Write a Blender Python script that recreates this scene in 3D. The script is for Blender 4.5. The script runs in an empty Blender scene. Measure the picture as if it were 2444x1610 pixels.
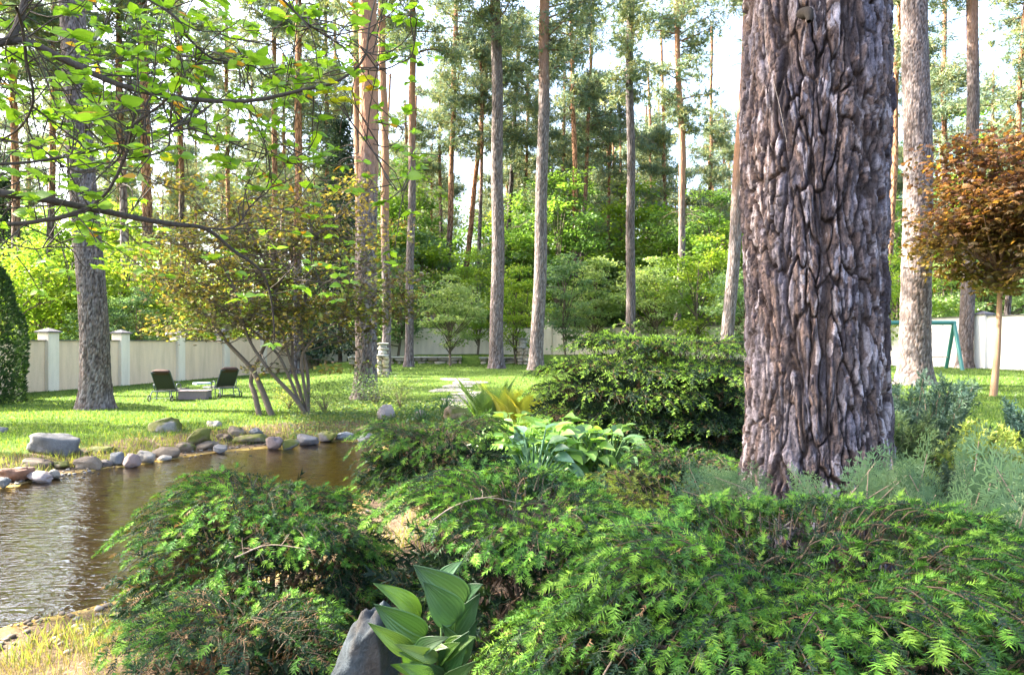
import bpy, math, random
import numpy as np
from mathutils import Vector, Matrix

rng = np.random.default_rng(7)
random.seed(7)
D = bpy.data
scene = bpy.context.scene
COL = scene.collection
PI = math.pi

# ------------------------------------------------------------------ camera, sky, sun, exposure
CAM_H = 1.8
FPX, CX, CY = 1629.3, 1222.0, 815.0          # focal length and horizon in photograph pixels
cam = D.cameras.new('camera'); camo = D.objects.new('camera', cam); COL.objects.link(camo)
cam.lens = 24.0; cam.sensor_width = 36.0
cam.shift_y = 10.0 / 2444.0
cam.clip_start = 0.05; cam.clip_end = 2000
camo.location = (0, 0, CAM_H); camo.rotation_euler = (math.radians(90), 0, 0)
scene.camera = camo

SUN_EL = math.radians(37)
SUN_AZ = math.radians(-80)                   # from +Y towards +X: the sun stands on the left
to_sun = Vector((math.sin(SUN_AZ) * math.cos(SUN_EL), math.cos(SUN_AZ) * math.cos(SUN_EL), math.sin(SUN_EL)))
world = D.worlds.new('World'); scene.world = world; world.use_nodes = True
wn = world.node_tree.nodes; wl = world.node_tree.links
for n in list(wn): wn.remove(n)
sky = wn.new('ShaderNodeTexSky'); sky.sky_type = 'NISHITA'; sky.sun_disc = False
sky.sun_elevation = SUN_EL; sky.sun_rotation = SUN_AZ
sky.air_density = 1.0; sky.dust_density = 5.0; sky.ozone_density = 1.0
bg = wn.new('ShaderNodeBackground'); bg.inputs['Strength'].default_value = 0.15
wo = wn.new('ShaderNodeOutputWorld')
wl.new(sky.outputs[0], bg.inputs[0]); wl.new(bg.outputs[0], wo.inputs[0])
sun = D.lights.new('sun', 'SUN'); sun.energy = 5.0; sun.angle = math.radians(0.5); sun.color = (1.0, 0.93, 0.80)
suno = D.objects.new('sun', sun); COL.objects.link(suno)
suno.rotation_euler = to_sun.to_track_quat('Z', 'Y').to_euler()
scene.view_settings.view_transform = 'Standard'; scene.view_settings.look = 'None'
scene.view_settings.gamma = 1.0; scene.view_settings.use_curve_mapping = False
scene.view_settings.exposure = 2.95
scene.cycles.max_bounces = 7; scene.cycles.diffuse_bounces = 4; scene.cycles.glossy_bounces = 3
scene.cycles.transmission_bounces = 5; scene.cycles.transparent_max_bounces = 10
scene.cycles.sample_clamp_indirect = 6.0

# ------------------------------------------------------------------ small maths
def PT(px, py, Y):
    return np.array([(px - CX) / FPX * Y, Y, CAM_H - (py - CY) / FPX * Y])
def X_(px, Y): return (px - CX) / FPX * Y
def sstep(a, b, x):
    t = np.clip((np.asarray(x, float) - a) / (b - a), 0, 1); return t * t * (3 - 2 * t)
def _h(ix, iy, iz, seed):
    n = (ix.astype(np.int64) * 374761393 + iy.astype(np.int64) * 668265263 + iz.astype(np.int64) * 2147483647 + seed * 1274126177) & 0xffffffff
    n = ((n ^ (n >> 13)) * 1274126177) & 0xffffffff
    n = ((n ^ (n >> 16)) * 2246822519) & 0xffffffff
    return ((n ^ (n >> 15)) & 0xffffff) / float(0xffffff)
def vnoise(x, y, z=0.0, seed=0):
    x, y, z = np.broadcast_arrays(np.asarray(x, float), np.asarray(y, float), np.asarray(z, float))
    ix, iy, iz = np.floor(x), np.floor(y), np.floor(z)
    fx, fy, fz = x - ix, y - iy, z - iz
    fx = fx * fx * (3 - 2 * fx); fy = fy * fy * (3 - 2 * fy); fz = fz * fz * (3 - 2 * fz)
    out = 0
    for a in (0, 1):
        for b in (0, 1):
            for c in (0, 1):
                w = (fx if a else 1 - fx) * (fy if b else 1 - fy) * (fz if c else 1 - fz)
                out = out + w * _h(ix + a, iy + b, iz + c, seed)
    return out * 2 - 1
def fbm(x, y, z=0.0, seed=0, oct=4):
    s, a, t = 0, 1.0, 0
    for k in range(oct):
        s = s + a * vnoise(np.asarray(x) * 2 ** k, np.asarray(y) * 2 ** k, np.asarray(z) * 2 ** k, seed + k * 17); t += a; a *= .5
    return s / t
def norm(v):
    v = np.asarray(v, float); return v / np.maximum(np.linalg.norm(v, axis=-1, keepdims=True), 1e-9)
def basis(d, up=(0, 0, 1)):
    """rotation matrices: local y -> d, local z -> as near up as can be"""
    d = norm(np.atleast_2d(d)); up = np.broadcast_to(np.asarray(up, float), d.shape)
    x = np.cross(d, up); bad = np.linalg.norm(x, axis=1) < 1e-3
    x[bad] = np.cross(d[bad], np.array([1.0, .1, 0]))
    x = norm(x); z = np.cross(x, d)
    return np.stack([x, d, z], axis=2)
def spin(R, ang):
    """roll each frame about its own y"""
    c, s = np.cos(ang), np.sin(ang); x, y, z = R[:, :, 0], R[:, :, 1], R[:, :, 2]
    return np.stack([x * c[:, None] + z * s[:, None], y, -x * s[:, None] + z * c[:, None]], axis=2)
def stamp(proto, R, T, S=1.0):
    V, F = proto; n = len(T); S = np.broadcast_to(np.asarray(S, float).reshape(-1, 1) if np.ndim(S) == 1 else np.asarray(S, float), (n, 3) if np.ndim(S) else (n, 1))
    W = V[None] * S[:, None, :]
    W = np.einsum('nij,nmj->nmi', R, W) + T[:, None, :]
    FF = (F[None] + (np.arange(n) * len(V))[:, None, None])
    return W.reshape(-1, 3), FF.reshape(-1, F.shape[1])

# ------------------------------------------------------------------ mesh building
class MB:
    def __init__(s): s.V = []; s.F = []; s.C = []; s.n = 0
    def add(s, V, F, C=None):
        V = np.asarray(V, float).reshape(-1, 3); F = np.asarray(F)
        if len(V) == 0: return s
        s.V.append(V); s.F.append(F + s.n); s.n += len(V)
        if C is None: C = (.5, .5, .5)
        C = np.asarray(C, float)
        if C.ndim == 1: C = np.broadcast_to(C, (len(V), 3))
        elif len(C) != len(V): C = np.repeat(C, len(V) // len(C), axis=0)
        s.C.append(C); return s
    def data(s, name, smooth=False):
        V = np.concatenate(s.V); C = np.concatenate(s.C)
        me = D.meshes.new(name)
        me.vertices.add(len(V)); me.vertices.foreach_set('co', V.ravel())
        loops = np.concatenate([f.ravel() for f in s.F]).astype(np.int32)
        tot = np.concatenate([np.full(len(f), f.shape[1]) for f in s.F]).astype(np.int32)
        st = np.concatenate([[0], np.cumsum(tot)[:-1]]).astype(np.int32)
        me.loops.add(len(loops)); me.loops.foreach_set('vertex_index', loops)
        me.polygons.add(len(tot)); me.polygons.foreach_set('loop_start', st)
        try: me.polygons.foreach_set('loop_total', tot)
        except Exception: pass
        me.polygons.foreach_set('use_smooth', np.full(len(tot), smooth))
        at = me.color_attributes.new('Col', 'FLOAT_COLOR', 'POINT')
        at.data.foreach_set('color', np.concatenate([np.clip(C, 0, 1), np.ones((len(C), 1))], axis=1).ravel())
        me.update(calc_edges=True); return me
    def build(s, name, mat, parent=None, smooth=False, loc=(0, 0, 0), kind=None):
        me = s.data(name, smooth); me.materials.append(mat)
        return link(name, me, parent, loc, kind)
def link(name, me, parent=None, loc=(0, 0, 0), kind=None):
    o = D.objects.new(name, me); COL.objects.link(o); o.location = loc
    if parent is not None: o.parent = parent
    if kind: o['kind'] = kind
    return o
def thing(name, label, cat, loc=(0, 0, 0), rz=0.0, group=None, scale=1.0):
    o = D.objects.new(name, None); COL.objects.link(o); o.empty_display_size = .2
    o.location = loc; o.rotation_euler = (0, 0, rz); o.scale = (scale,) * 3
    tag(o, label, cat, group); return o
def tag(o, label, cat, group=None):
    o['label'] = label; o['category'] = cat
    if group: o['group'] = group
    return o
def structure(o): o['kind'] = 'structure'; return o

def tube(P, r, sides=8, cap=True):
    P = np.asarray(P, float); n = len(P); r = np.broadcast_to(np.asarray(r, float), (n,))
    T = norm(np.gradient(P, axis=0)); ref = np.array([0.0, 0, 1]) if abs(T[0][2]) < .9 else np.array([1.0, 0, 0])
    V = []
    x = norm(np.cross(T[0], ref))
    for i in range(n):
        x = norm(x - T[i] * np.dot(x, T[i])); y = np.cross(T[i], x)
        a = np.arange(sides) * 2 * PI / sides
        V.append(P[i] + r[i] * (np.cos(a)[:, None] * x + np.sin(a)[:, None] * y))
    V = np.concatenate(V); i = np.arange(n - 1)[:, None]; j = np.arange(sides)[None]
    F = np.stack([i * sides + j, i * sides + (j + 1) % sides, (i + 1) * sides + (j + 1) % sides, (i + 1) * sides + j], -1).reshape(-1, 4)
    return V, F
def boxm(c, s, rz=0.0):
    x, y, z = np.asarray(s) / 2.0
    V = np.array([[-x, -y, -z], [x, -y, -z], [x, y, -z], [-x, y, -z], [-x, -y, z], [x, -y, z], [x, y, z], [-x, y, z]])
    F = np.array([[3, 2, 1, 0], [4, 5, 6, 7], [0, 1, 5, 4], [1, 2, 6, 5], [2, 3, 7, 6], [3, 0, 4, 7]])
    c_, s_ = math.cos(rz), math.sin(rz)
    V = V @ np.array([[c_, s_, 0], [-s_, c_, 0], [0, 0, 1]]) + np.asarray(c, float)
    return V, F
def curve(P, n):
    """smooth path through control points"""
    P = np.asarray(P, float); m = len(P)
    if m < 3:
        t = np.linspace(0, 1, n)[:, None]; return P[0] * (1 - t) + P[-1] * t
    Q = np.vstack([2 * P[0] - P[1], P, 2 * P[-1] - P[-2]])
    u = np.linspace(0, m - 1 - 1e-6, n); i = u.astype(int); t = (u - i)[:, None]
    a, b, c, d = Q[i], Q[i + 1], Q[i + 2], Q[i + 3]
    return .5 * ((2 * b) + (-a + c) * t + (2 * a - 5 * b + 4 * c - d) * t ** 2 + (-a + 3 * b - 3 * c + d) * t ** 3)
def grid_faces(nu, nv, wrap=False):
    i = np.arange(nv - 1)[:, None]; j = np.arange(nu if wrap else nu - 1)[None]
    return np.stack([i * nu + j, i * nu + (j + 1) % nu, (i + 1) * nu + (j + 1) % nu, (i + 1) * nu + j], -1).reshape(-1, 4)

# ------------------------------------------------------------------ materials
def new_mat(name):
    m = D.materials.new(name); m.use_nodes = True; nt = m.node_tree
    for n in list(nt.nodes): nt.nodes.remove(n)
    out = nt.nodes.new('ShaderNodeOutputMaterial'); return m, nt, out
def N(nt, t, **kw):
    n = nt.nodes.new(t)
    for k, v in kw.items():
        if k.startswith('i_'):
            key = k[2:]; n.inputs[int(key) if key.isdigit() else key.replace('_', ' ')].default_value = v
        else: setattr(n, k, v)
    return n
def mixc(nt, a, b, f, mode='MIX'):
    n = nt.nodes.new('ShaderNodeMix'); n.data_type = 'RGBA'; n.blend_type = mode
    for s, v in ((n.inputs[0], f), (n.inputs[6], a), (n.inputs[7], b)):
        if hasattr(v, 'links') or isinstance(v, bpy.types.NodeSocket): nt.links.new(v, s)
        else: s.default_value = v if not isinstance(v, tuple) else (*v, 1)[:4]
    return n.outputs[2]
def coords(nt, scale=(1, 1, 1), kind='Object'):
    tc = N(nt, 'ShaderNodeTexCoord'); mp = N(nt, 'ShaderNodeMapping'); mp.inputs['Scale'].default_value = scale
    nt.links.new(tc.outputs[kind], mp.inputs[0]); return mp.outputs[0]
def noise(nt, vec, scale, detail=4, rough=.55):
    n = N(nt, 'ShaderNodeTexNoise'); n.inputs['Scale'].default_value = scale; n.inputs['Detail'].default_value = detail
    n.inputs['Roughness'].default_value = rough; nt.links.new(vec, n.inputs['Vector']); return n.outputs['Fac']
def ramp(nt, fac, stops):
    r = N(nt, 'ShaderNodeValToRGB'); e = r.color_ramp.elements
    while len(e) < len(stops): e.new(.5)
    for k, (p, c) in enumerate(stops):
        e[k].position = p; e[k].color = (*c, 1) if len(c) == 3 else c
    nt.links.new(fac, r.inputs[0]); return r.outputs[0]
def bump(nt, h, strength=.5, dist=.01):
    b = N(nt, 'ShaderNodeBump'); b.inputs['Strength'].default_value = strength; b.inputs['Distance'].default_value = dist
    nt.links.new(h, b.inputs['Height']); return b.outputs[0]
def pbsdf(nt, out, color, rough=.8, normal=None, spec=.3, metal=0.0):
    p = N(nt, 'ShaderNodeBsdfPrincipled'); p.inputs['Roughness'].default_value = rough
    p.inputs['Specular IOR Level'].default_value = spec; p.inputs['Metallic'].default_value = metal
    if isinstance(color, tuple): p.inputs['Base Color'].default_value = (*color, 1)
    else: nt.links.new(color, p.inputs['Base Color'])
    if normal is not None: nt.links.new(normal, p.inputs['Normal'])
    nt.links.new(p.outputs[0], out.inputs[0]); return p

def leaf_mat(name, trans=.45, gloss=.06, rough=.45, warm=(1.15, 1.15, .55), veins=False):
    m, nt, out = new_mat(name)
    c = N(nt, 'ShaderNodeVertexColor', layer_name='Col').outputs[0]
    if veins:
        w = N(nt, 'ShaderNodeTexNoise'); w.inputs['Scale'].default_value = 30
        nt.links.new(coords(nt), w.inputs['Vector']); c = mixc(nt, c, (.55, .6, .45), w.outputs[0], 'MULTIPLY') if False else c
    dif = N(nt, 'ShaderNodeBsdfDiffuse'); nt.links.new(c, dif.inputs[0])
    tr = N(nt, 'ShaderNodeBsdfTranslucent'); nt.links.new(mixc(nt, c, (*warm,), 1.0, 'MULTIPLY'), tr.inputs[0])
    m1 = N(nt, 'ShaderNodeMixShader'); m1.inputs[0].default_value = trans
    nt.links.new(dif.outputs[0], m1.inputs[1]); nt.links.new(tr.outputs[0], m1.inputs[2])
    gl = N(nt, 'ShaderNodeBsdfGlossy'); gl.inputs['Roughness'].default_value = rough; gl.inputs[0].default_value = (1, 1, 1, 1)
    m2 = N(nt, 'ShaderNodeMixShader'); m2.inputs[0].default_value = gloss
    nt.links.new(m1.outputs[0], m2.inputs[1]); nt.links.new(gl.outputs[0], m2.inputs[2])
    nt.links.new(m2.outputs[0], out.inputs[0]); return m
M = {}
M['leaf'] = leaf_mat('leaf', trans=.55, gloss=.03)
M['thin_leaf'] = leaf_mat('thin_leaf', trans=.6, gloss=.02)
M['needle'] = leaf_mat('needle', trans=.25, gloss=.012, rough=.5, warm=(1.2, 1.15, .6))
M['broad_leaf'] = leaf_mat('broad_leaf', trans=.4, gloss=.035, rough=.35)

def bark_mat(name, sc=(1, 1, .25), vscale=14, strength=.8, dist=.03, use_vor=True):
    m, nt, out = new_mat(name)
    c = N(nt, 'ShaderNodeVertexColor', layer_name='Col').outputs[0]
    v = coords(nt, sc)
    n1 = noise(nt, v, vscale * 1.3, 6, .65); n2 = noise(nt, coords(nt), 90, 3, .6)
    col = mixc(nt, c, ramp(nt, n1, [(.25, (.38, .36, .36)), (.5, (1, 1, 1)), (.75, (1.0, 1.0, 1.0))]), .9, 'MULTIPLY')
    col = mixc(nt, col, ramp(nt, n2, [(.3, (.7, .68, .66)), (.65, (1, 1, 1))]), .6, 'MULTIPLY')
    h = n1
    if use_vor:
        vo = N(nt, 'ShaderNodeTexVoronoi', feature='DISTANCE_TO_EDGE'); vo.inputs['Scale'].default_value = vscale
        nt.links.new(mixc(nt, v, noise_vec(nt, v, 3), .18), vo.inputs['Vector'])
        crack = ramp(nt, vo.outputs[0], [(0, (0, 0, 0)), (.16, (1, 1, 1))])
        col = mixc(nt, mixc(nt, col, (.30, .27, .26), 1.0, 'MULTIPLY'), col, crack)
        ad = N(nt, 'ShaderNodeMath', operation='ADD'); nt.links.new(crack, ad.inputs[0]); nt.links.new(n1, ad.inputs[1]); h = ad.outputs[0]
    pbsdf(nt, out, col, .9, bump(nt, h, strength, dist), spec=.15); return m
def noise_vec(nt, v, s):
    n = N(nt, 'ShaderNodeTexNoise'); n.inputs['Scale'].default_value = s; nt.links.new(v, n.inputs['Vector']); return n.outputs['Color']
M['bark'] = bark_mat('bark')
M['bark_fine'] = bark_mat('bark_fine', (1, 1, .5), 60, .5, .004, False)
def giant_bark():
    m, nt, out = new_mat('bark_giant')
    c = N(nt, 'ShaderNodeVertexColor', layer_name='Col').outputs[0]
    n1 = noise(nt, coords(nt, (1, 1, .4)), 34, 8, .72); n2 = noise(nt, coords(nt, (1, 1, .6)), 110, 5, .7); n3 = noise(nt, coords(nt, (1, 1, .5)), 3.5, 4, .6)
    col = mixc(nt, c, ramp(nt, n1, [(.34, (.22, .20, .21)), (.46, (.75, .73, .74)), (.62, (1.0, 1.0, 1.0))]), 1.0, 'MULTIPLY')
    col = mixc(nt, col, ramp(nt, n2, [(.36, (.45, .43, .43)), (.6, (1, 1, 1))]), .8, 'MULTIPLY')
    g = N(nt, 'ShaderNodeMix'); g.data_type = 'RGBA'; g.blend_type = 'MULTIPLY'; g.inputs[0].default_value = 1; nt.links.new(col, g.inputs[6]); nt.links.new(ramp(nt, n3, [(.35, (1.25, 1.2, 1.3)), (.6, (1.9, 1.7, 1.6))]), g.inputs[7])
    ad = N(nt, 'ShaderNodeMath', operation='MULTIPLY_ADD'); nt.links.new(n2, ad.inputs[0]); ad.inputs[1].default_value = .4; nt.links.new(n1, ad.inputs[2])
    pbsdf(nt, out, g.outputs[2], .85, bump(nt, ad.outputs[0], 1.0, .014), spec=.2); return m
M['bark_giant'] = giant_bark()
M['bark_far'] = bark_mat('bark_far', (1, 1, .3), 7, .8, .05)
def twig_mat():
    m, nt, out = new_mat('twig')
    c = N(nt, 'ShaderNodeVertexColor', layer_name='Col').outputs[0]
    n1 = noise(nt, coords(nt), 60, 4)
    pbsdf(nt, out, mixc(nt, c, ramp(nt, n1, [(.3, (.5, .48, .46)), (.7, (1.2, 1.2, 1.2))]), .8, 'MULTIPLY'), .75, bump(nt, n1, .4, .002), .2); return m
M['twig'] = twig_mat()
def stone_mat():
    m, nt, out = new_mat('stone')
    c = N(nt, 'ShaderNodeVertexColor', layer_name='Col').outputs[0]
    v = coords(nt); n1 = noise(nt, v, 6, 8, .65); n2 = noise(nt, v, 60, 4, .7)
    col = mixc(nt, c, ramp(nt, n1, [(.3, (.55, .53, .50)), (.5, (.95, .95, .95)), (.7, (1, 1, 1))]), 1.0, 'MULTIPLY')
    col = mixc(nt, col, ramp(nt, n2, [(.35, (.6, .6, .6)), (.6, (1, 1, 1))]), .7, 'MULTIPLY')
    ad = N(nt, 'ShaderNodeMath', operation='MULTIPLY_ADD'); nt.links.new(n2, ad.inputs[0]); ad.inputs[1].default_value = .25; nt.links.new(n1, ad.inputs[2])
    pbsdf(nt, out, col, .8, bump(nt, ad.outputs[0], .7, .03), .3); return m
M['stone'] = stone_mat()
def plaster_mat(name, c0, c1):
    m, nt, out = new_mat(name)
    v = coords(nt); n1 = noise(nt, coords(nt, (1, 1, .15)), 3, 6, .6); n2 = noise(nt, v, 40, 4)
    col = ramp(nt, n1, [(.3, c1), (.6, c0)])
    col = mixc(nt, col, ramp(nt, n2, [(.35, (.86, .85, .84)), (.6, (1, 1, 1))]), .8, 'MULTIPLY')
    pbsdf(nt, out, col, .9, bump(nt, n2, .3, .004), .15); return m
M['plaster'] = plaster_mat('plaster', (.78, .60, .42), (.62, .47, .33))
M['pillar'] = plaster_mat('pillar', (.80, .71, .58), (.66, .58, .47))
M['white_wall'] = plaster_mat('white_wall', (.80, .78, .76), (.66, .64, .62))
M['metal_cap'] = plaster_mat('metal_cap', (.16, .15, .16), (.09, .09, .10))
def plain(name, c, rough=.5, metal=0.0, sp=.4, var=.2):
    m, nt, out = new_mat(name); n1 = noise(nt, coords(nt), 25, 4)
    lo = tuple(x * (1 - var) for x in c)
    pbsdf(nt, out, ramp(nt, n1, [(.3, lo), (.7, c)]), rough, bump(nt, n1, .15, .002), sp, metal); return m
M['frame'] = plain('frame_metal', (.10, .12, .15), .4, .3)
M['mesh_cloth'] = plain('mesh_cloth', (.030, .034, .026), .8)
M['cushion'] = plain('cushion', (.055, .028, .022), .9)
M['towel'] = plain('towel', (.35, .42, .55), .9)
M['rubber'] = plain('rubber', (.03, .03, .035), .7)
M['box_wood'] = plain('box_wood', (.22, .17, .18), .7)
M['green_paint'] = plain('green_paint', (.03, .15, .135), .45)
M['plank'] = plain('plank', (.45, .36, .26), .8)

# ------------------------------------------------------------------ terrain
def w_at(py): return (CAM_H + .22) * FPX / (py - CY)
pond_px = [(-60, 1168), (0, 1158), (60, 1146), (120, 1134), (180, 1122), (240, 1113), (300, 1106), (360, 1098), (420, 1088), (480, 1079), (540, 1072), (600, 1067), (660, 1061), (730, 1052), (800, 1048), (880, 1050), (935, 1056)]
pond = [np.array([X_(px, w_at(py)), w_at(py)]) for px, py in pond_px]
pond += [np.array(p) for p in ((-2.0, 12.0), (-1.75, 10), (-1.7, 8), (-1.6, 6.6), (-1.9, 5.7), (-2.4, 5.25))]
pond += [np.array([X_(px, w_at(py)), w_at(py)]) for px, py in ((300, 1455), (200, 1482), (100, 1505), (0, 1535), (-120, 1575))]
pond += [np.array(p) for p in ((-6.0, 4.0), (-9, 4.5), (-11, 7))]
pond = curve(np.array(pond + [pond[0]]), 160)[:-1]
def pond_sdf(x, y):
    x = np.asarray(x, float); y = np.asarray(y, float); d = np.full(x.shape, 1e9); ins = np.zeros(x.shape, bool)
    for i in range(len(pond)):
        a, b = pond[i], pond[(i + 1) % len(pond)]; ex, ey = b - a
        t = np.clip(((x - a[0]) * ex + (y - a[1]) * ey) / (ex * ex + ey * ey + 1e-12), 0, 1)
        d = np.minimum(d, np.hypot(x - a[0] - t * ex, y - a[1] - t * ey))
        c = (a[1] > y) != (b[1] > y)
        with np.errstate(divide='ignore', invalid='ignore'): xi = (b[0] - a[0]) * (y - a[1]) / (b[1] - a[1] + 1e-12) + a[0]
        ins ^= c & (x < xi)
    return np.where(ins, -d, d)
def ground(x, y):
    x = np.asarray(x, float); y = np.asarray(y, float)
    back = .5 * sstep(18, 36, y) * sstep(-12, -6, x)
    terr = .42 * sstep(39.2, 39.6, y) * sstep(-12.5, -11, x) * (1 - sstep(9, 12, x))
    right = .5 * sstep(3, 9, x) * sstep(9, 18, y) * (1 - .5 * sstep(22, 40, y))
    bed = .28 * sstep(-1.9, -.6, x) * (1 - sstep(9, 12, y)) * (1 - .4 * sstep(6, 12, x))
    z = np.maximum(back + terr, 0) + np.maximum(right, 0) * 1.0 * (1 - .6 * sstep(25, 36, y)) + bed
    z = z + .05 * fbm(x * .35, y * .35, 0, 3) + .012 * fbm(x * 3, y * 3, 0, 5)
    d = pond_sdf(x, y)
    s = sstep(0, 1.5, d)
    zo = -.20 * (1 - s) + z * s
    zi = -.20 - .32 * sstep(0, 1.6, -d) - .02 * fbm(x * 4, y * 4, 0, 9)
    return np.where(d > 0, zo, zi)
def gz(x, y): return float(ground(np.array([x]), np.array([y]))[0])

def on_ground_px(px, py):
    """where the line of sight through a pixel meets the ground"""
    Y = 8.0
    for _ in range(30):
        Y = .5 * Y + .5 * min(90, max(1.5, (CAM_H - gz(X_(px, Y), Y)) * FPX / max(py - CY, 8)))
    return X_(px, Y), Y

ys = np.concatenate([np.linspace(-6, 3, 20)[:-1], np.linspace(3, 16, 140)[:-1], np.linspace(16, 45, 80)[:-1], np.linspace(45, 130, 30)[:-1], np.linspace(130, 600, 14)])
us = np.concatenate([np.linspace(-300, -16, 14)[:-1], np.linspace(-16, 12, 180)[:-1], np.linspace(12, 40, 40)[:-1], np.linspace(40, 300, 14)])
GX, GY = np.meshgrid(us, ys); GZ = ground(GX.ravel(), GY.ravel())
gd = pond_sdf(GX.ravel(), GY.ravel())
def ground_mat():
    m, nt, out = new_mat('lawn_and_soil')
    v = coords(nt)
    n0 = noise(nt, v, .7, 6, .6); n1 = noise(nt, v, 7, 6, .7); n2 = noise(nt, v, 55, 5, .7)
    a = N(nt, 'ShaderNodeVertexColor', layer_name='Col')
    sep = N(nt, 'ShaderNodeSeparateColor'); nt.links.new(a.outputs[0], sep.inputs[0])
    grass = ramp(nt, n1, [(.3, (.050, .095, .016)), (.55, (.10, .165, .030)), (.75, (.17, .22, .055))])
    grass = mixc(nt, grass, ramp(nt, n2, [(.3, (.55, .55, .55)), (.65, (1.15, 1.15, 1.1))]), .8, 'MULTIPLY')
    soil = ramp(nt, n1, [(.3, (.06, .042, .028)), (.5, (.14, .10, .068)), (.72, (.25, .19, .13))])
    soil = mixc(nt, soil, ramp(nt, n2, [(.3, (.45, .42, .4)), (.62, (1.1, 1.1, 1.1))]), .9, 'MULTIPLY')
    bedc = ramp(nt, n1, [(.28, (.36, .22, .04)), (.45, (.70, .48, .09)), (.7, (.85, .66, .22))])
    # soil shows where the painted mask plus patchy noise says so
    ad = N(nt, 'ShaderNodeMath', operation='ADD'); nt.links.new(sep.outputs[0], ad.inputs[0])
    sb = N(nt, 'ShaderNodeMath', operation='MULTIPLY_ADD'); nt.links.new(n0, sb.inputs[0]); sb.inputs[1].default_value = 1.6; sb.inputs[2].default_value = -.8
    nt.links.new(sb.outputs[0], ad.inputs[1])
    sf = ramp(nt, ad.outputs[0], [(.42, (0, 0, 0)), (.58, (1, 1, 1))])
    col = mixc(nt, grass, soil, sf)
    col = mixc(nt, col, bedc, sep.outputs[1])
    ad2 = N(nt, 'ShaderNodeMath', operation='ADD'); nt.links.new(n1, ad2.inputs[0]); nt.links.new(n2, ad2.inputs[1])
    pbsdf(nt, out, col, .95, bump(nt, ad2.outputs[0], .9, .03), .08); return m
M['ground'] = ground_mat()
gx, gy = GX.ravel(), GY.ravel()
soilm = np.clip(.95 * (1 - sstep(.5, 2.4, gd)) + sstep(-1.6, -.4, gx) * (1 - sstep(10, 12.5, gy)) + sstep(50, 56, gy), 0, 1)
soilm = np.maximum(soilm, .9 * (1 - sstep(4.8, 5.6, gy)))
gc = np.stack([soilm, sstep(.02, .45, -gd), np.zeros_like(gx)], 1)
structure(MB().add(np.stack([gx, gy, GZ], 1), grid_faces(len(us), len(ys)), gc).build('ground', M['ground'], smooth=True))

# water
def water_mat():
    m, nt, out = new_mat('pond_water')
    v = coords(nt, (1.0, 2.2, 1))
    w1 = N(nt, 'ShaderNodeTexNoise'); w1.inputs['Scale'].default_value = 4.5; w1.inputs['Detail'].default_value = 3; w1.inputs['Distortion'].default_value = .8
    nt.links.new(v, w1.inputs['Vector'])
    mp = N(nt, 'ShaderNodeMapping'); mp.inputs['Rotation'].default_value = (0, 0, math.radians(35)); mp.inputs['Scale'].default_value = (1.0, 3.2, 1)
    tc = N(nt, 'ShaderNodeTexCoord'); nt.links.new(tc.outputs['Object'], mp.inputs[0])
    w2 = N(nt, 'ShaderNodeTexNoise'); w2.inputs['Scale'].default_value = 3.2; w2.inputs['Detail'].default_value = 2; w2.inputs['Distortion'].default_value = 1.4
    nt.links.new(mp.outputs[0], w2.inputs['Vector'])
    ad = N(nt, 'ShaderNodeMath', operation='MULTIPLY_ADD'); nt.links.new(w1.outputs[0], ad.inputs[0]); ad.inputs[1].default_value = .55; nt.links.new(w2.outputs[0], ad.inputs[2])
    nrm = bump(nt, ad.outputs[0], .32, .035)
    tr = N(nt, 'ShaderNodeBsdfTransparent'); tr.inputs[0].default_value = (.98, .86, .50, 1)
    gl = N(nt, 'ShaderNodeBsdfGlossy'); gl.inputs['Roughness'].default_value = .02; nt.links.new(nrm, gl.inputs['Normal'])
    fr = N(nt, 'ShaderNodeFresnel'); fr.inputs['IOR'].default_value = 2.7; nt.links.new(nrm, fr.inputs['Normal'])
    mx = N(nt, 'ShaderNodeMixShader'); nt.links.new(fr.outputs[0], mx.inputs[0]); nt.links.new(tr.outputs[0], mx.inputs[1]); nt.links.new(gl.outputs[0], mx.inputs[2])
    nt.links.new(mx.outputs[0], out.inputs[0]); return m
M['water'] = water_mat()
structure(MB().add([(-16, 3.2, -.22), (-1.2, 3.2, -.22), (-1.2, 15.2, -.22), (-16, 15.2, -.22)], np.array([[0, 1, 2, 3]])).build('water', M['water']))

# pale stepping path across the far lawn
for i in range(9):
    t = i / 8.0; px = 1085 + 28 * math.sin(i * 1.7) + 45 * t; py = 905 + 68 * t
    x, y = on_ground_px(px, py)
    a = np.arange(14) * 2 * PI / 14; r = .42 * (1 + .18 * np.sin(a * 3 + i) + .1 * np.cos(a * 5 + 2 * i)) * (1.1 if i % 2 else .9)
    pts = np.c_[x + r * np.cos(a) * 1.5, y + r * np.sin(a) * 1.3]
    z = ground(pts[:, 0], pts[:, 1])
    top = np.c_[pts, z + .02]; bot = np.c_[pts, z - .1]; c = [[x, y, gz(x, y) + .024]]
    V = np.concatenate([top, bot, c]); j = np.arange(14)
    mb = MB().add(V, np.stack([j, (j + 1) % 14, np.full(14, 28)], 1), (.31, .29, .25))
    mb.F.append(np.stack([j, j + 14, (j + 1) % 14 + 14, (j + 1) % 14], 1))
    o = mb.build('stepping_stone', M['stone'])
    tag(o, ('stepping stone farthest up the lawn, towards the stone bench', 'second stepping stone from the far end of the path', 'third stepping stone from the far end of the path', 'stepping stone just beyond the middle one of the path', 'middle stepping stone of the path across the lawn', 'stepping stone just nearer than the middle one of the path', 'third stepping stone from the fern end of the path', 'second stepping stone from the fern end of the path', 'nearest stepping stone of the path, beside the ferns')[i], 'stepping stone', 'stepping stones of the lawn path')

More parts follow.
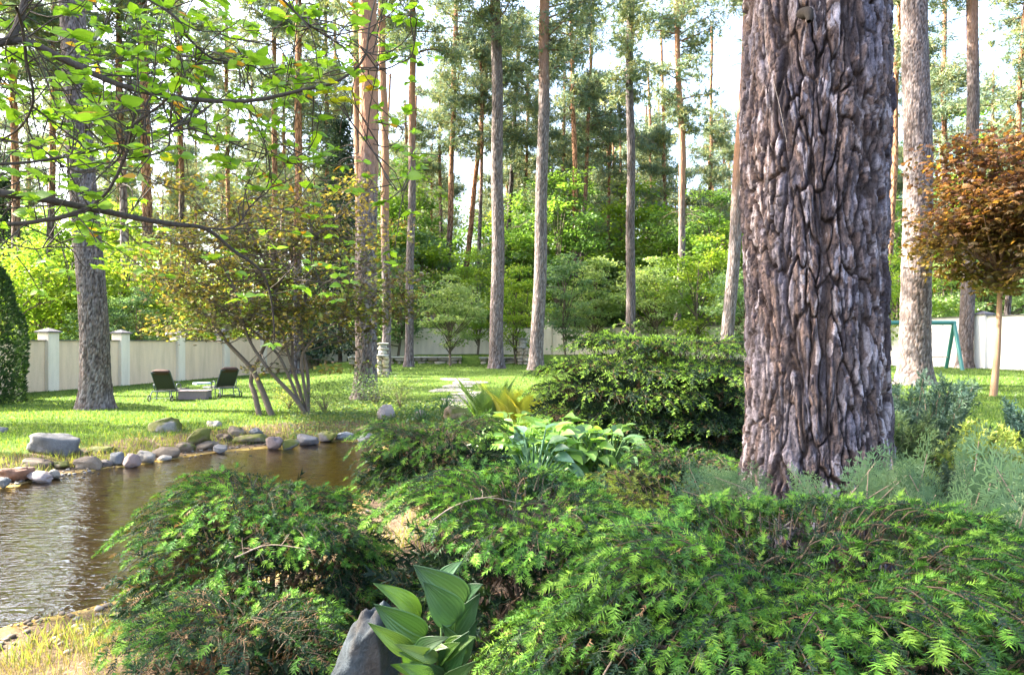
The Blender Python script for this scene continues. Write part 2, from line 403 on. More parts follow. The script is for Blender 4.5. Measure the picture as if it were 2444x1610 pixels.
# ------------------------------------------------------------------ stones
def rock(w, d, h, seed, col, moss=None, n=(22, 16), rough=.16, flat=.0, box=0.0):
    nu, nv = n; u = np.linspace(0, 2 * PI, nu, endpoint=False); v = np.linspace(-PI / 2, PI / 2, nv)
    U, Vv = np.meshgrid(u, v); P = np.stack([np.cos(Vv) * np.cos(U), np.cos(Vv) * np.sin(U), np.sin(Vv)], -1).reshape(-1, 3)
    e = .75 - .35 * box; P = np.sign(P) * np.abs(P) ** e if box else P
    s = 1 + rough * 1.6 * fbm(P[:, 0] * 1.3 + seed * 3.1, P[:, 1] * 1.3, P[:, 2] * 1.3, seed, 4)
    P = P * s[:, None]
    # a few flat facets
    r2 = np.random.default_rng(seed)
    for _ in range(7):
        nrm = norm(r2.normal(size=3)); dd = P @ nrm; lim = .72 + .18 * r2.random(); over = np.maximum(dd - lim, 0); P = P - over[:, None] * nrm * .85
    P = P * np.array([w, d, h]) / 2
    C = np.tile(np.asarray(col, float), (len(P), 1))
    C = C * (1 + .25 * fbm(P[:, 0] * 9, P[:, 1] * 9, P[:, 2] * 9, seed + 5, 3))[:, None]
    if moss is not None:
        mk = sstep(-.1, .15, fbm(P[:, 0] * 6, P[:, 1] * 6, P[:, 2] * 6, seed + 9, 3) + .5 * (P[:, 2] / h) + moss)
        C = C * (1 - mk[:, None]) + np.array([.10, .11, .02]) * mk[:, None]
    return P, grid_faces(nu, nv, True), C
GREY, TAN, BRN, PINK, BLUE, WHT = (.15, .15, .152), (.17, .135, .10), (.10, .074, .054), (.19, .145, .135), (.125, .135, .145), (.25, .23, .20)
stones = [ # x0,x1,y0,y1,colour,moss,label
 (73, 166, 1029, 1083, GREY, None, 'big smooth blue-grey boulder at the left end of the pond bank'),
 (344, 420, 994, 1040, WHT, -.05, 'large pale boulder patched with brown moss above the pond'),
 (488, 526, 1004, 1028, WHT, None, 'small whitish stone lying in the grass behind the mossy stones'),
 (444, 494, 1026, 1056, TAN, .15, 'moss covered rounded stone between the tan stones and the grass'),
 (541, 577, 1018, 1038, TAN, -.2, 'brown flat stone on top of the bank near the shrub'),
 (515, 553, 1034, 1058, BRN, None, 'brown rounded stone beside the mossy slab'),
 (553, 626, 1038, 1058, TAN, .1, 'long flat mossy slab above the water'),
 (631, 665, 1041, 1068, PINK, None, 'pinkish white squared block at the waterline'),
 (456, 513, 1052, 1072, TAN, None, 'long tan stone with a dark shadow under it at the waterline'),
 (418, 459, 1056, 1078, TAN, -.3, 'tan stone next right of the longest waterline stone'),
 (358, 422, 1065, 1090, TAN, None, 'elongated light brown stone above the fallen twigs'),
 (326, 365, 1075, 1101, WHT, None, 'cream rounded stone right of the pink stone'),
 (293, 329, 1081, 1110, PINK, None, 'round pink granite stone at the waterline'),
 (259, 290, 1077, 1107, BLUE, None, 'upright blue-grey stone left of the pink stone'),
 (175, 235, 1090, 1116, TAN, None, 'flat oval tan stone sitting half in the water'),
 (153, 209, 1074, 1095, BRN, None, 'brown stone just behind the flat oval one'),
 (40, 106, 1093, 1122, BRN, None, 'dark brown oval stone below the big boulder'),
 (-6, 65, 1115, 1147, (.17, .09, .06), None, 'rusty red-brown oval stone at the waterline'),
 (-12, 20, 1138, 1161, BLUE, None, 'small blue-grey stone below the rusty one'),
 (59, 115, 1125, 1146, (.22, .19, .19), None, 'flat pinkish grey slab in the shallow water'),
 (109, 138, 1121, 1139, WHT, None, 'little pale stone at the end of the flat slab'),
 (505, 540, 1061, 1077, GREY, None, 'small slate grey stone in the water under the mossy slab'),
 (-20, 12, 1017, 1040, GREY, None, 'grey stone at the edge of the lawn above the boulder'),
 (203, 268, 1066, 1090, BRN, .2, 'low mossy rock half buried in the bank'),
 (590, 624, 1021, 1037, BLUE, None, 'pale blue-grey stone on the bank behind the slab'),
 (668, 705, 1045, 1066, GREY, .0, 'grey mossy stone in the shade under the shrub'),
 (706, 752, 1035, 1058, (.12, .12, .13), None, 'dark wet rock at the shaded end of the pond'),
 (753, 800, 1028, 1050, (.14, .13, .13), .1, 'dark mossy rock left of the flat slate ones'),
 (800, 846, 1030, 1048, (.20, .22, .24), None, 'dark slate stone at the far waterline'),
 (846, 893, 1034, 1052, GREY, None, 'flat grey slate on the far waterline'),
 (893, 940, 1036, 1060, (.18, .17, .15), .1, 'mossy rock where the pond meets the small spruce'),
 (770, 835, 1012, 1030, TAN, .1, 'flat brown slab topped with ground cover behind the slate stones'),
 (836, 905, 1016, 1036, (.26, .20, .14), .0, 'long brown slab above the flat slates'),
 (898, 938, 962, 1000, (.32, .28, .27), None, 'pinkish grey upright boulder behind the pond'),
 (1062, 1130, 970, 1006, (.22, .17, .12), .0, 'brown boulder beside the path with leafy plants round it'),
 (988, 1018, 978, 1000, (.30, .26, .2), None, 'small light brown stone between the two leafy plants'),
 (1140, 1178, 985, 1015, BLUE, None, 'blue-grey stone by the fern'),
 (120, 160, 1100, 1118, TAN, .3, 'small mossy stone tucked behind the pale ones'),
 (232, 262, 1098, 1112, (.16, .14, .13), None, 'dark wet pebble against the upright grey stone'),
 (376, 404, 1086, 1098, WHT, None, 'small cream pebble in front of the light brown stone'),
]
for i, (x0, x1, y0, y1, c, ms, lab) in enumerate(stones):
    if i < 33: Y = (CAM_H + .19 - (.12 if i in (0, 1, 2, 3, 4, 22, 24) else 0)) * FPX / (y1 - CY)
    else: _, Y = on_ground_px((x0 + x1) / 2, y1)
    X = X_((x0 + x1) / 2, Y); w = (x1 - x0) * Y / FPX * 1.08; h = (y1 - y0) * Y / FPX * 1.18
    zb = CAM_H - (y1 - CY) * Y / FPX
    V, F, C = rock(w, w * .7, h, i + 3, np.array(c) * (.85 + .3 * ((i * 7) % 5) / 4), ms, (36, 24), .30, box=.4 if i in (7, 13) else .12)
    o = MB().add(V, F, C).build('boulder' if w > .5 else 'stone', M['stone'], smooth=True, loc=(X, Y + w * .2, zb + h * .30))
    o.rotation_euler = (.12 * math.sin(i * 5.1), .13 * math.sin(i * 3.7), .4 * math.sin(i * 2.3)); tag(o, lab, 'rock' if w > .5 else 'stone', 'stones around the pond')
# unnamed pebbles in the shallows
pm = MB(); V0, F0, C0 = rock(.1, .08, .05, 77, (.35, .28, .2), n=(8, 6)); n = 1100
ii = rng.integers(0, len(pond), n); off = rng.normal(0, .22, (n, 2)); pp = pond[ii] + off; pp = pp[(pp[:, 1] > 4.2)]
n = len(pp); sc = rng.uniform(.15, .9, n) ** 2
V, F = stamp((V0, F0), spin(basis(np.c_[rng.normal(size=(n, 2)), np.zeros(n)]), np.zeros(n)), np.c_[pp, ground(pp[:, 0], pp[:, 1]) + .01], sc)
o = pm.add(V, F, np.array([(.24, .19, .14), (.18, .17, .165), (.13, .10, .07), (.30, .27, .23)])[rng.integers(0, 4, n)]).build('pebbles', M['stone'], smooth=True, kind='stuff')
o['label'] = 'small pebbles strewn along the pond edge'

# big slate rock near the camera, lower middle
V, F, C = rock(.25, .24, .62, 47, (.055, .070, .082), None, (70, 60), .34)
for q_ in range(9):
    nn_ = norm(np.random.default_rng(q_ + 2).normal(size=3)); dd_ = V @ nn_ - (.062 + .03 * math.sin(q_)); V = V - np.maximum(dd_, 0)[:, None] * nn_ * .92 * (abs(nn_[2]) < .8)
V = V * (1 + .05 * fbm(V[:, 0] * 22, V[:, 1] * 22, V[:, 2] * 9, 18, 4))[:, None]; rs_ = sstep(.05, .3, fbm(V[:, 0] * 9, V[:, 1] * 9, V[:, 2] * 6, 28, 3))[:, None]; C = C * (1 + .5 * fbm(V[:, 0] * 24, V[:, 1] * 24, V[:, 2] * 14, 8))[:, None]; C = C * (1 - .5 * rs_) + np.array([.085, .065, .05]) * .5 * rs_
o = MB().add(V, F, C).build('slate_rock', M['stone'], smooth=True, loc=(-.50, 2.35, .60)); o.rotation_euler = (.1, .18, .5)
tag(o, 'jagged blue-grey slate rock standing beside the near hosta', 'rock')

# ------------------------------------------------------------------ tree trunks with real bark
def voronoi_bark(U, V, cu, cv, seed, wrapn):
    """cells elongated upwards; returns crack distance and a per-plate random"""
    x = U * cu; y = V * cv
    ix, iy = np.floor(x), np.floor(y); f1 = np.full(x.shape, 9.0); f2 = np.full(x.shape, 9.0); idr = np.zeros(x.shape)
    for a in (-1, 0, 1):
        for b in (-1, 0, 1):
            jx, jy = ix + a, iy + b; wx = np.mod(jx, wrapn)
            px = jx + .5 + .42 * (2 * _h(wx, jy, jy * 0, seed) - 1); py = jy + .5 + .42 * (2 * _h(wx, jy, jy * 0, seed + 1) - 1)
            d = np.hypot(x - px, y - py); r = _h(wx, jy, jy * 0, seed + 2)
            m = d < f1; f2 = np.where(m, f1, np.minimum(f2, d)); idr = np.where(m, r, idr); f1 = np.where(m, d, f1)
    return f2 - f1, idr
def bark_trunk(path, radius, nth, nz, cellw, cellh, depth, seed, pal, top_col=None, orange_from=6.0, orange_to=11.0, v_range=None, front=None):
    """path: function z->(x,y); radius: function z->r; pal: list of plate colours"""
    z0, z1 = v_range; th = np.linspace(0, 2 * PI, nth, endpoint=False)
    if front is not None: th = front + (th - PI) - .6 * np.sin(th - PI)
    z = np.linspace(z0, z1, nz) if nz > 0 else None
    T, Z = np.meshgrid(th, z); R = radius(Z); rm = float(np.mean(radius(z))); ncell = max(6, int(round(2 * PI * rm / cellw)))
    ct, st = np.cos(T) * rm, np.sin(T) * rm; q = 1.0 / cellw
    wx = .75 * fbm(ct * q * .30 + 5, st * q * .30, Z * q * .10, seed, 3) + .30 * fbm(ct * q * 1.4, st * q * 1.4, Z * q * .8, seed + 2, 4)
    wy = 1.3 * fbm(ct * q * .55 + 9, st * q * .55, Z * q * .14, seed + 4, 3)
    U = T / (2 * PI); V = Z / cellh
    Uw = U * ncell + wx; Vw = V + wy
    cr, idr = voronoi_bark(Uw, Vw, 1, 1, seed, ncell)
    cr2, id2 = voronoi_bark(Uw * 3 + 3 + .5 * wy, Vw * 3.6 + wx, 1, 1, seed + 30, ncell * 3)
    plate = sstep(.03, .15, cr) * (.92 + .08 * sstep(0, .5, cr)); fine = sstep(0, .10, cr2)
    nz_ = fbm(ct * q * 2.2, st * q * 2.2, Z * q * 1.1, seed + 7, 4)
    big = fbm(ct * q * .35, st * q * .35, Z * q * .08, seed + 61, 2)
    join = sstep(.10, .30, fbm(ct * q * .8 + 4, st * q * .8, Z * q * .30, seed + 77, 3)); plate = np.maximum(plate, join * (.55 + .45 * plate)); gap = sstep(.0, .09, np.abs(fbm(ct * q * .55, st * q * .55, Z * q * .10, seed + 71, 2))); plate = plate * (.25 + .75 * gap)
    tq = 3.2 * fbm(ct * q * .9, st * q * .9, Z * q * .30, seed + 91, 4) + 4; ter = (np.floor(tq) + sstep(.0, .18, tq - np.floor(tq))) / 3.2
    disp = depth * (plate * (.62 + .38 * idr) + .30 * fine * plate * (.3 + id2) + .20 * nz_ + .25 * big + .55 * (ter - 1.2))
    Rr = R + disp - depth * .5
    px, py = path(Z)
    P = np.stack([px + Rr * np.cos(T), py + Rr * np.sin(T), Z], -1).reshape(-1, 3)
    pal = np.asarray(pal); pi = np.clip((idr * len(pal)).astype(int), 0, len(pal) - 1)
    pn = np.clip(((fbm(ct * q * .7, st * q * .7, Z * q * .16, seed + 81, 3) * .9 + .5 + .35 * (idr - .5) + .25 * (id2 - .5)) * len(pal)).astype(int), 0, len(pal) - 1); C = pal[pn] * (.80 + .4 * id2[..., None])
    C = C * (1 + .8 * nz_[..., None])
    crev = np.asarray([.045, .035, .032]); k = (plate * (.52 + .48 * fine))[..., None]
    C = crev * (1 - k) + C * k
    if top_col is not None:
        o = sstep(orange_from, orange_to, Z + 1.6 * fbm(np.cos(T) * 2, np.sin(T) * 2, Z * .8, seed + 3))[..., None]
        C = C * (1 - o) + np.asarray(top_col) * (.75 + .35 * fine[..., None] + .2 * nz_[..., None]) * o
    return P, grid_faces(nth, nz, True), C.reshape(-1, 3)

GREYP = [(.30, .27, .28), (.36, .31, .31), (.24, .20, .20), (.33, .25, .22), (.40, .36, .37), (.22, .17, .16)]
BIGP = [(.125, .124, .148), (.19, .186, .21), (.095, .083, .085), (.15, .12, .108), (.062, .056, .064), (.27, .265, .285), (.12, .097, .09), (.05, .045, .052)]

# the giant pine close to the camera
TX, TY = X_(1944, 4.4), 4.4
def big_r(z): return .412 + .030 * sstep(1.6, .6, z) + .06 * np.exp(-np.maximum(z - .25, 0) * 3.5) + .012 * np.sin(z * 2.1 + 1)
def big_path(z): return TX + .012 * (z - 1.8) * 0 + .010 * np.sin(z * 1.7), TY + .0 * z
z_big = thing('giant_pine', 'huge rugged pine trunk close to the camera with deeply cracked bark', 'tree', (0, 0, 0))
P_, F_, C_ = bark_trunk(big_path, big_r, 310, 560, .070, .36, .038, 11, BIGP, v_range=(.3, 4.15), front=math.atan2(-TY, -TX))
MB().add(P_, F_, C_).build('trunk', M['bark_giant'], z_big, smooth=True)
# upper trunk, plainer, out of the frame, to its crown
P_, F_, C_ = bark_trunk(lambda z: (TX + 0 * z, TY + 0 * z), lambda z: .41 - .012 * (z - 4.1), 48, 130, .1, .3, .04, 12, BIGP, (.35, .17, .08), v_range=(4.13, 22))
MB().add(P_, F_, C_).build('upper_trunk', M['bark_fine'], z_big, smooth=True)
# branch stub and dangling thread of dry grass on the bark
sp = PT(1925, 30, 3.99)
V, F = tube(curve([sp + (0, .2, .05), sp, sp + (-.01, -.06, -.045), sp + (-.02, -.08, -.09)], 10), np.linspace(.042, .014, 10), 10)
MB().add(V, F, (.035, .03, .026)).build('branch_stub', M['bark_fine'], z_big, smooth=True)
th_ = curve([PT(1825, 10, 3.93), PT(1828, 120, 3.93), PT(1845, 190, 3.93), PT(1862, 260, 3.925), PT(1878, 340, 3.93)], 40)
V, F = tube(th_, .0012, 4); MB().add(V, F, (.5, .42, .36)).build('dry_stem', M['twig'], z_big)

# ------------------------------------------------------------------ pine crowns (shared variants)
def tuft_proto(k, L, w, seed):
    r = np.random.default_rng(seed); V = []; F = []
    for i in range(k):
        d = norm(r.normal(size=3) * (1, 1, .7) + (0, .3, .25)); s = norm(np.cross(d, r.normal(size=3))) * w; b = r.normal(size=3) * .15 * L
        V += [b - s, b + s, b + d * L]; F.append([3 * i, 3 * i + 1, 3 * i + 2])
    return np.array(V), np.array(F)
def crown_mesh(seed, z0, z1, rad, nb=34, near=False):
    """foliage tufts on upswept branches between heights z0 and z1 of a pine"""
    r = np.random.default_rng(seed); T = []; bm = MB()
    for b in range(nb):
        t = r.random() ** .8; z = z0 + (z1 - z0) * t; a = r.random() * 2 * PI
        L = rad * (.35 + .65 * math.sin(PI * min(1, .18 + .82 * (1 - t)))) * r.uniform(.6, 1.1)
        d = np.array([math.cos(a), math.sin(a), 0]); rise = r.uniform(-.05, .45)
        pts = [np.array([0, 0, z]), d * L * .5 + [0, 0, z + L * .10 + .1 * r.normal()], d * L + [0, 0, z + L * rise]]
        c = curve(pts, 8); V, F = tube(c, np.linspace(.055, .012, 8) * (rad / 3), 4); bm.add(V, F, (.20, .13, .09))
        for q in range(int(5 + L * 2.6)):
            s = r.uniform(.3, 1.0); p = c[int(s * 7)] + r.normal(size=3) * (.38, .38, .20) * (.5 + .4 * rad / 3)
            for e in range(7): T.append(p + r.normal(size=3) * (.30, .30, .13))
    T = np.array(T); n = len(T); pr = tuft_proto(6, .30, .030, seed)
    V, F = stamp(pr, spin(basis(r.normal(size=(n, 3)) * (1, 1, .4)), r.random(n) * 6), T, r.uniform(.7, 1.3, n))
    base = np.array([(.20, .25, .13), (.15, .21, .14), (.27, .28, .14), (.13, .19, .15)])[r.integers(0, 4, n)]
    fm = MB().add(V, F, base * r.uniform(.8, 1.2, (n, 1)))
    f = fm.data('pine_foliage'); f.materials.append(M['needle']); w = bm.data('pine_branches', True); w.materials.append(M['twig'])
    return f, w
crownsA = [crown_mesh(100 + i, 13.5, 24, 3.0) for i in range(4)]          # high crowns
crownsB = [crown_mesh(200 + i, 8.0, 19, 2.4, 30) for i in range(4)]        # lower, slimmer crowns

# dead side branches on a trunk
def snags(r, zs, ze, n, L, trunk_r):
    mb = MB()
    for i in range(n):
        z = r.uniform(zs, ze); a = r.random() * 2 * PI; d = np.array([math.cos(a), math.sin(a), 0]); l = L * r.uniform(.3, 1)
        pts = [d * trunk_r * .7 + [0, 0, z], d * l * .4 + [0, 0, z + .08 * l * r.normal()], d * l * .75 + [0, 0, z - .12 * l], d * l + [.1 * r.normal(), .1 * r.normal(), z - .25 * l]]
        V, F = tube(curve(pts, 8), np.linspace(.022, .006, 8), 5); mb.add(V, F, (.16, .12, .10))
        for q in range(3):
            s = curve(pts, 8)[r.integers(3, 7)]; e = s + r.normal(size=3) * .3 * l * np.array([1, 1, .6]); V, F = tube(curve([s, (s + e) / 2 + r.normal(size=3) * .04, e], 4), np.linspace(.009, .003, 4), 4); mb.add(V, F, (.16, .12, .10))
    return mb
def pine(px0, px1, pyb, Y, w, label, group=None, crown='A', H=25.0, detail=0, nsn=8, seed=0, dark=False, orange=(7, 12), curvy=0.0):
    """px0: where the trunk leaves the top of the photograph, px1: where it meets the ground"""
    r = np.random.default_rng(seed + 500)
    x, y = X_(px1, Y), Y; z = gz(x, y) - .06; ztop = CAM_H + CY / FPX * Y - z; dx = X_(px0, Y) - x
    rb = w * Y / FPX / 2
    root = thing('pine_tree', label, 'pine tree', (x, y, z), 0, group)
    def path(Z):
        t = np.clip(Z / ztop, 0, 1.15); return dx * t + curvy * np.sin(t * PI * 1.3) + .03 * np.sin(Z * .8 + seed), 0 * Z + .04 * np.sin(Z * .6 + seed)
    def rad(Z): return rb * (1 - .40 * np.clip(Z / H, 0, 1)) + rb * .55 * np.exp(-Z * 2.6)
    pal = [tuple(np.array(c) * (.48 if dark else .60)) for c in GREYP]
    if detail:
        P, F, C = bark_trunk(path, rad, detail, int(detail * 2.5), max(.05, rb * .16), .16, .022, seed + 60, pal, (.33, .18, .115), orange[0], orange[1], (0, min(H, ztop * 1.1)))
        MB().add(P, F, C).build('trunk', M['bark_fine'], root, smooth=True)
    else:
        P, F, C = bark_trunk(path, rad, 20, 70, .14, .35, .02, seed + 60, pal, (.38, .20, .115), orange[0], orange[1], (0, min(H, ztop * 1.1)))
        MB().add(P, F, C).build('trunk', M['bark_far'], root, smooth=True)
    if nsn:
        bm = snags(r, min(4, H * .3), min(ztop, H * .85), nsn, 1.6, rb); o = bm.build('dead_branches', M['twig'], root, kind='stuff'); o.location = (dx * .55, 0, 0)
        for_shift(o, bm, path)
    if crown:
        f, wd = (crownsA if crown == 'A' else crownsB)[seed % 4]
        for nm, me in (('foliage', f), ('branches', wd)):
            o = link(nm, me, root, (dx * (1.1 if crown == 'A' else .9), 0, 0), 'stuff'); o.rotation_euler[2] = seed * 1.3; s = H / 25.0; o.scale = (s, s, s)
    return root
def for_shift(o, bm, path):
    me = o.data; co = np.empty(len(me.vertices) * 3); me.vertices.foreach_get('co', co); co = co.reshape(-1, 3)
    px, py = path(co[:, 2]); co[:, 0] += px; co[:, 1] += py; me.vertices.foreach_set('co', co.ravel()); me.update(); o.location = (0, 0, 0)

pines = [ # px at top of photo, px at base, Y, width px, crown, H, detail, snags, label, orange range, dark
 (172, 228, 18.2, 62, 'A', 25, 96, 2, 'thick grey pine on the lawn left of the two loungers', (14, 20), False),
 (882, 868, 21.0, 50, 'A', 25, 96, 2, 'thick pine behind the pond with reddish upper bark and a shrub at its foot', (5.5, 9), False),
 (2189, 2182, 20.0, 66, 'A', 25, 96, 2, 'sturdy straight pine right of the giant trunk', (13, 19), False),
 (1186, 1185, 34.0, 32, 'A', 26, 84, 3, 'straight grey pine above the yellow-green fern', (15, 22), False),
 (1303, 1280, 33.0, 31, 'A', 26, 84, 3, 'pale pine rising behind the left end of the big spruce mound', (12, 18), False),
 (1504, 1503, 37.0, 22, 'A', 26, 80, 3, 'slim dark grey pine behind the middle of the big spruce mound', (22, 30), True),
 (913, 921, 30.0, 20, 'A', 26, 80, 3, 'straight pinkish pine beside the stacked stone pillar', (4, 9), False),
 (987, 974, 36.0, 19, 'A', 26, 80, 8, 'pine with sunlit left side in front of the low stone bench', (9, 15), False),
 (850, 858, 32.0, 20, 'A', 26, 60, 5, 'orange pine mostly hidden behind the thick pond pine', (5, 9), False),
 (1624, 1610, 44.0, 17, 'A', 26, 60, 16, 'crooked orange pine with many bare side branches', (8, 13), False),
 (1790, 1730, 30.0, 29, 'A', 25, 70, 2, 'leaning orange-topped pine just left of the giant trunk', (6, 10), False),
 (2326, 2302, 29.0, 30, 'A', 25, 80, 2, 'dark pine behind the red maple and the swing frame', (12, 18), True),
 (1090, 1062, 52.0, 15, 'A', 28, 0, 6, 'slender leaning orange pine above the pale green tree', (7, 12), False),
 (1178, 1090, 54.0, 14, 'A', 28, 0, 4, 'most strongly leaning yellowish pine above the pale green tree', (4, 9), False),
 (1244, 1196, 56.0, 13, 'A', 28, 0, 10, 'thin dark leaning pine right behind the straight grey one', (18, 26), True),
 (1363, 1378, 50.0, 14, 'A', 28, 0, 14, 'orange pine above the dark green trees at the middle', (6, 12), False),
 (1418, 1376, 53.0, 11, 'B', 28, 0, 12, 'thin dark pine bent to the left over the middle trees', (9, 16), True),
 (1578, 1592, 55.0, 10, 'B', 27, 0, 18, 'thin branchy pine just left of the crooked orange one', (9, 16), False),
 (132, 112, 42.0, 17, 'A', 26, 0, 5, 'pinkish pine beyond the wall behind the first pillar', (9, 14), False),
 (30, 40, 40.0, 19, 'A', 26, 0, 5, 'pinkish pine at the left edge behind the clipped thuja', (7, 12), False),
 (342, 354, 41.0, 25, 'A', 26, 0, 4, 'pine beyond the wall with orange top behind the left lounger', (7, 11), False),
 (186, 172, 46.0, 15, 'A', 26, 0, 4, 'dark straight pine beyond the wall near the lawn pine', (13, 19), True),
 (424, 440, 48.0, 14, 'A', 27, 0, 6, 'slender grey pine beyond the wall above the right lounger', (10, 16), False),
 (655, 652, 44.0, 14, 'A', 27, 0, 8, 'thin pine behind the bronze shrub crown', (6, 11), False),
 (714, 706, 38.0, 20, 'A', 26, 0, 4, 'orange pine above the bronze shrub', (5, 9), False),
 (540, 545, 52.0, 11, 'A', 28, 0, 6, 'thin pine seen through the overhanging twigs', (9, 14), False),
 (778, 782, 46.0, 11, 'B', 27, 0, 6, 'left one of two thin pines near the dark conifer', (9, 14), False),
 (800, 800, 49.0, 10, 'B', 27, 0, 6, 'right one of two thin pines near the dark conifer', (9, 14), False),
 (2255, 2248, 46.0, 14, 'B', 26, 0, 22, 'thin branchy pine between the sturdy pine and the maple', (12, 18), True),
 (2448, 2395, 40.0, 13, 'A', 26, 0, 12, 'leaning orange pine above the red maple crown', (6, 10), False),
 (2148, 2112, 38.0, 16, 'A', 26, 0, 14, 'leaning golden pine in the gap right of the giant trunk', (4, 8), False),
 (1700, 1690, 58.0, 10, 'B', 28, 0, 14, 'thin pine left of the leaning orange-topped one', (10, 16), False),
]
for i, (a, b, Y, w, cr, H, det, ns, lab, org, dk) in enumerate(pines):
    pine(a, b, 0, Y, w, lab, 'pines of the garden and the wood behind', cr, H, det, ns, seed=i, dark=dk, orange=org, curvy=.35 if i in (9,) else .05)

# farther pines: shared trunk, crown and branch meshes
def far_trunk(seed, dk):
    r = np.random.default_rng(seed); pal = [tuple(np.array(c) * (.75 if dk else 1.0)) for c in GREYP]
    P, F, C = bark_trunk(lambda z: (.12 * np.sin(z * .22 + seed), .12 * np.cos(z * .2)), lambda z: .19 * (1 - .55 * np.clip(z / 27, 0, 1)) + .05 * np.exp(-z * 2), 10, 40, .2, .5, .015, seed, pal, (.38, .20, .115), 6 + 5 * r.random(), 13 + 4 * r.random(), (0, 25))
    mb = MB().add(P, F, C); me = mb.data('far_trunk', True); me.materials.append(M['bark_far']); return me
def snag_mesh(seed):
    me = snags(np.random.default_rng(seed), 5, 16, 22, 1.7, .12).data('far_snags'); me.materials.append(M['twig']); return me
ft = [far_trunk(300 + i, i % 2) for i in range(5)]; fs = [snag_mesh(40 + i) for i in range(4)]
spots = []
for i in range(2500):
    if len(spots) >= 185: break
    Y = 52 + 62 * rng.random() ** .9; px = rng.uniform(-150, 2600); x = X_(px, Y)
    if px < 650 and rng.random() < .62: continue
    if all(math.hypot(x - a, Y - b) > 2.6 for a, b in spots): spots.append((x, Y))
for i, (x, y) in enumerate(spots):
    c = crownsB[i % 4] if rng.random() < .6 else crownsA[i % 4]; s = rng.uniform(.8, 1.12)
    lab = 'slender pine of the far wood with a loose grey-green crown' if i % 2 else 'far pine with an orange stem and bare lower twigs'
    root = thing('pine_tree', lab, 'pine tree', (x, y, gz(x, y) - .1), rng.random() * 6, 'pines of the far wood', s)
    root.rotation_euler[0] = rng.normal() * .015; root.rotation_euler[1] = rng.normal() * .02
    link('trunk', ft[i % 5], root); link('foliage', c[0], root, kind='stuff'); link('branches', c[1], root, kind='stuff'); link('dead_branches', fs[i % 4], root, kind='stuff')
# pines out of frame for lawn streaks, a few added to shade the giant trunk
for i, (x, y) in enumerate([(-17, 1), (-18.5, 7.6), (-23, 8.8), (-26.5, 5.5), (-16, 3.5), (-24, 14), (-22, 20), (-27, 25), (-30, 18), (-33, 30), (-29, 36), (-21, -2), (-24, 42), (-36, 39)]):
    root = thing('pine_tree', 'tall pine standing beyond the left of the pond', 'pine tree', (x, y, -.05), i * 1.1, 'pines left of the pond', 1.0)
    c = crownsA[i % 4]; link('trunk', ft[i % 5], root).scale = (1.5, 1.5, 1); link('foliage', c[0], root, kind='stuff'); link('branches', c[1], root, kind='stuff'); link('dead_branches', fs[i % 4], root, kind='stuff')
# the giant pine's crown
for nm, me in (('foliage', crownsA[0][0]), ('branches', crownsA[0][1])):
    link(nm, me, z_big, (TX, TY, 0), 'stuff')

# ------------------------------------------------------------------ broadleaf trees and bushes of the background
RH = (np.array([[0, 0, 0], [-.32, .5, .04], [0, 1.0, -.06], [.32, .5, .04]]), np.array([[0, 3, 2, 1]]))
def leafy(seed, W, H, z0, nclump, per, leaf, cols, flat=.35, light=None):
    r = np.random.default_rng(seed); mb = MB(); T = []; bm = MB(); dirs = []
    base = np.array([0, 0, 0.0])
    for k in range(nclump):
        u = norm(r.normal(size=3)); q = r.random() ** .4
        c = np.array([u[0] * W / 2 * q, u[1] * W / 2 * q, z0 + (H - z0) * (.5 + .5 * u[2] * q)])
        wgt = 1 - .35 * abs(2 * (c[2] - z0) / (H - z0) - .9); c[0] *= wgt * 1.05; c[1] *= wgt * 1.05
        if k % 2 == 0:
            st = np.array([0, 0, max(.2, min(c[2] * .5, H * .6))]); V, F = tube(curve([st, (st + c) / 2 + r.normal(size=3) * .12 * W / 3 + [0, 0, .1], c], 7), np.linspace(.03, .006, 7) * W / 3, 5); bm.add(V, F, (.12, .10, .07))
        rr = r.uniform(.6, 1.2) * W / nclump ** (1 / 3) * .62
        p = c + r.normal(size=(per, 3)) * (rr * .5, rr * .5, rr * .5 * flat); T.append(p); o = norm(p - c + r.normal(size=p.shape) * rr * .5 + [0, 0, .05]); dirs.append(o)
    T = np.concatenate(T); dd = np.concatenate(dirs); n = len(T)
    R = spin(basis(dd * (1, 1, .5) + (0, 0, -.15)), r.normal(size=n) * .7)
    V, F = stamp(RH, R, T, leaf * r.uniform(.6, 1.3, n))
    cols = np.asarray(cols); cc = cols[np.repeat(r.integers(0, len(cols), nclump), per)] * .7 + cols[r.integers(0, len(cols), n)] * .3
    mb.add(V, F, cc * r.uniform(.75, 1.25, (n, 1)))
    tr, tf = tube(curve([(0, 0, -.1), (.05 * W, 0, H * .3), (0, .04 * W, H * .75)], 12), np.linspace(.03, .012, 12) * W / 1.6, 8)
    bm.add(tr, tf, (.15, .12, .09))
    f = mb.data('leaves'); f.materials.append(M['thin_leaf']); b = bm.data('limbs', True); b.materials.append(M['twig']); return f, b
YG = [(.20, .31, .03), (.14, .26, .03), (.27, .35, .06)]; MG = [(.14, .26, .05), (.19, .31, .055), (.11, .21, .06)]; PG = [(.28, .38, .16), (.21, .32, .13), (.35, .43, .20)]; BG = [(.16, .26, .13), (.21, .31, .15), (.12, .21, .12)]
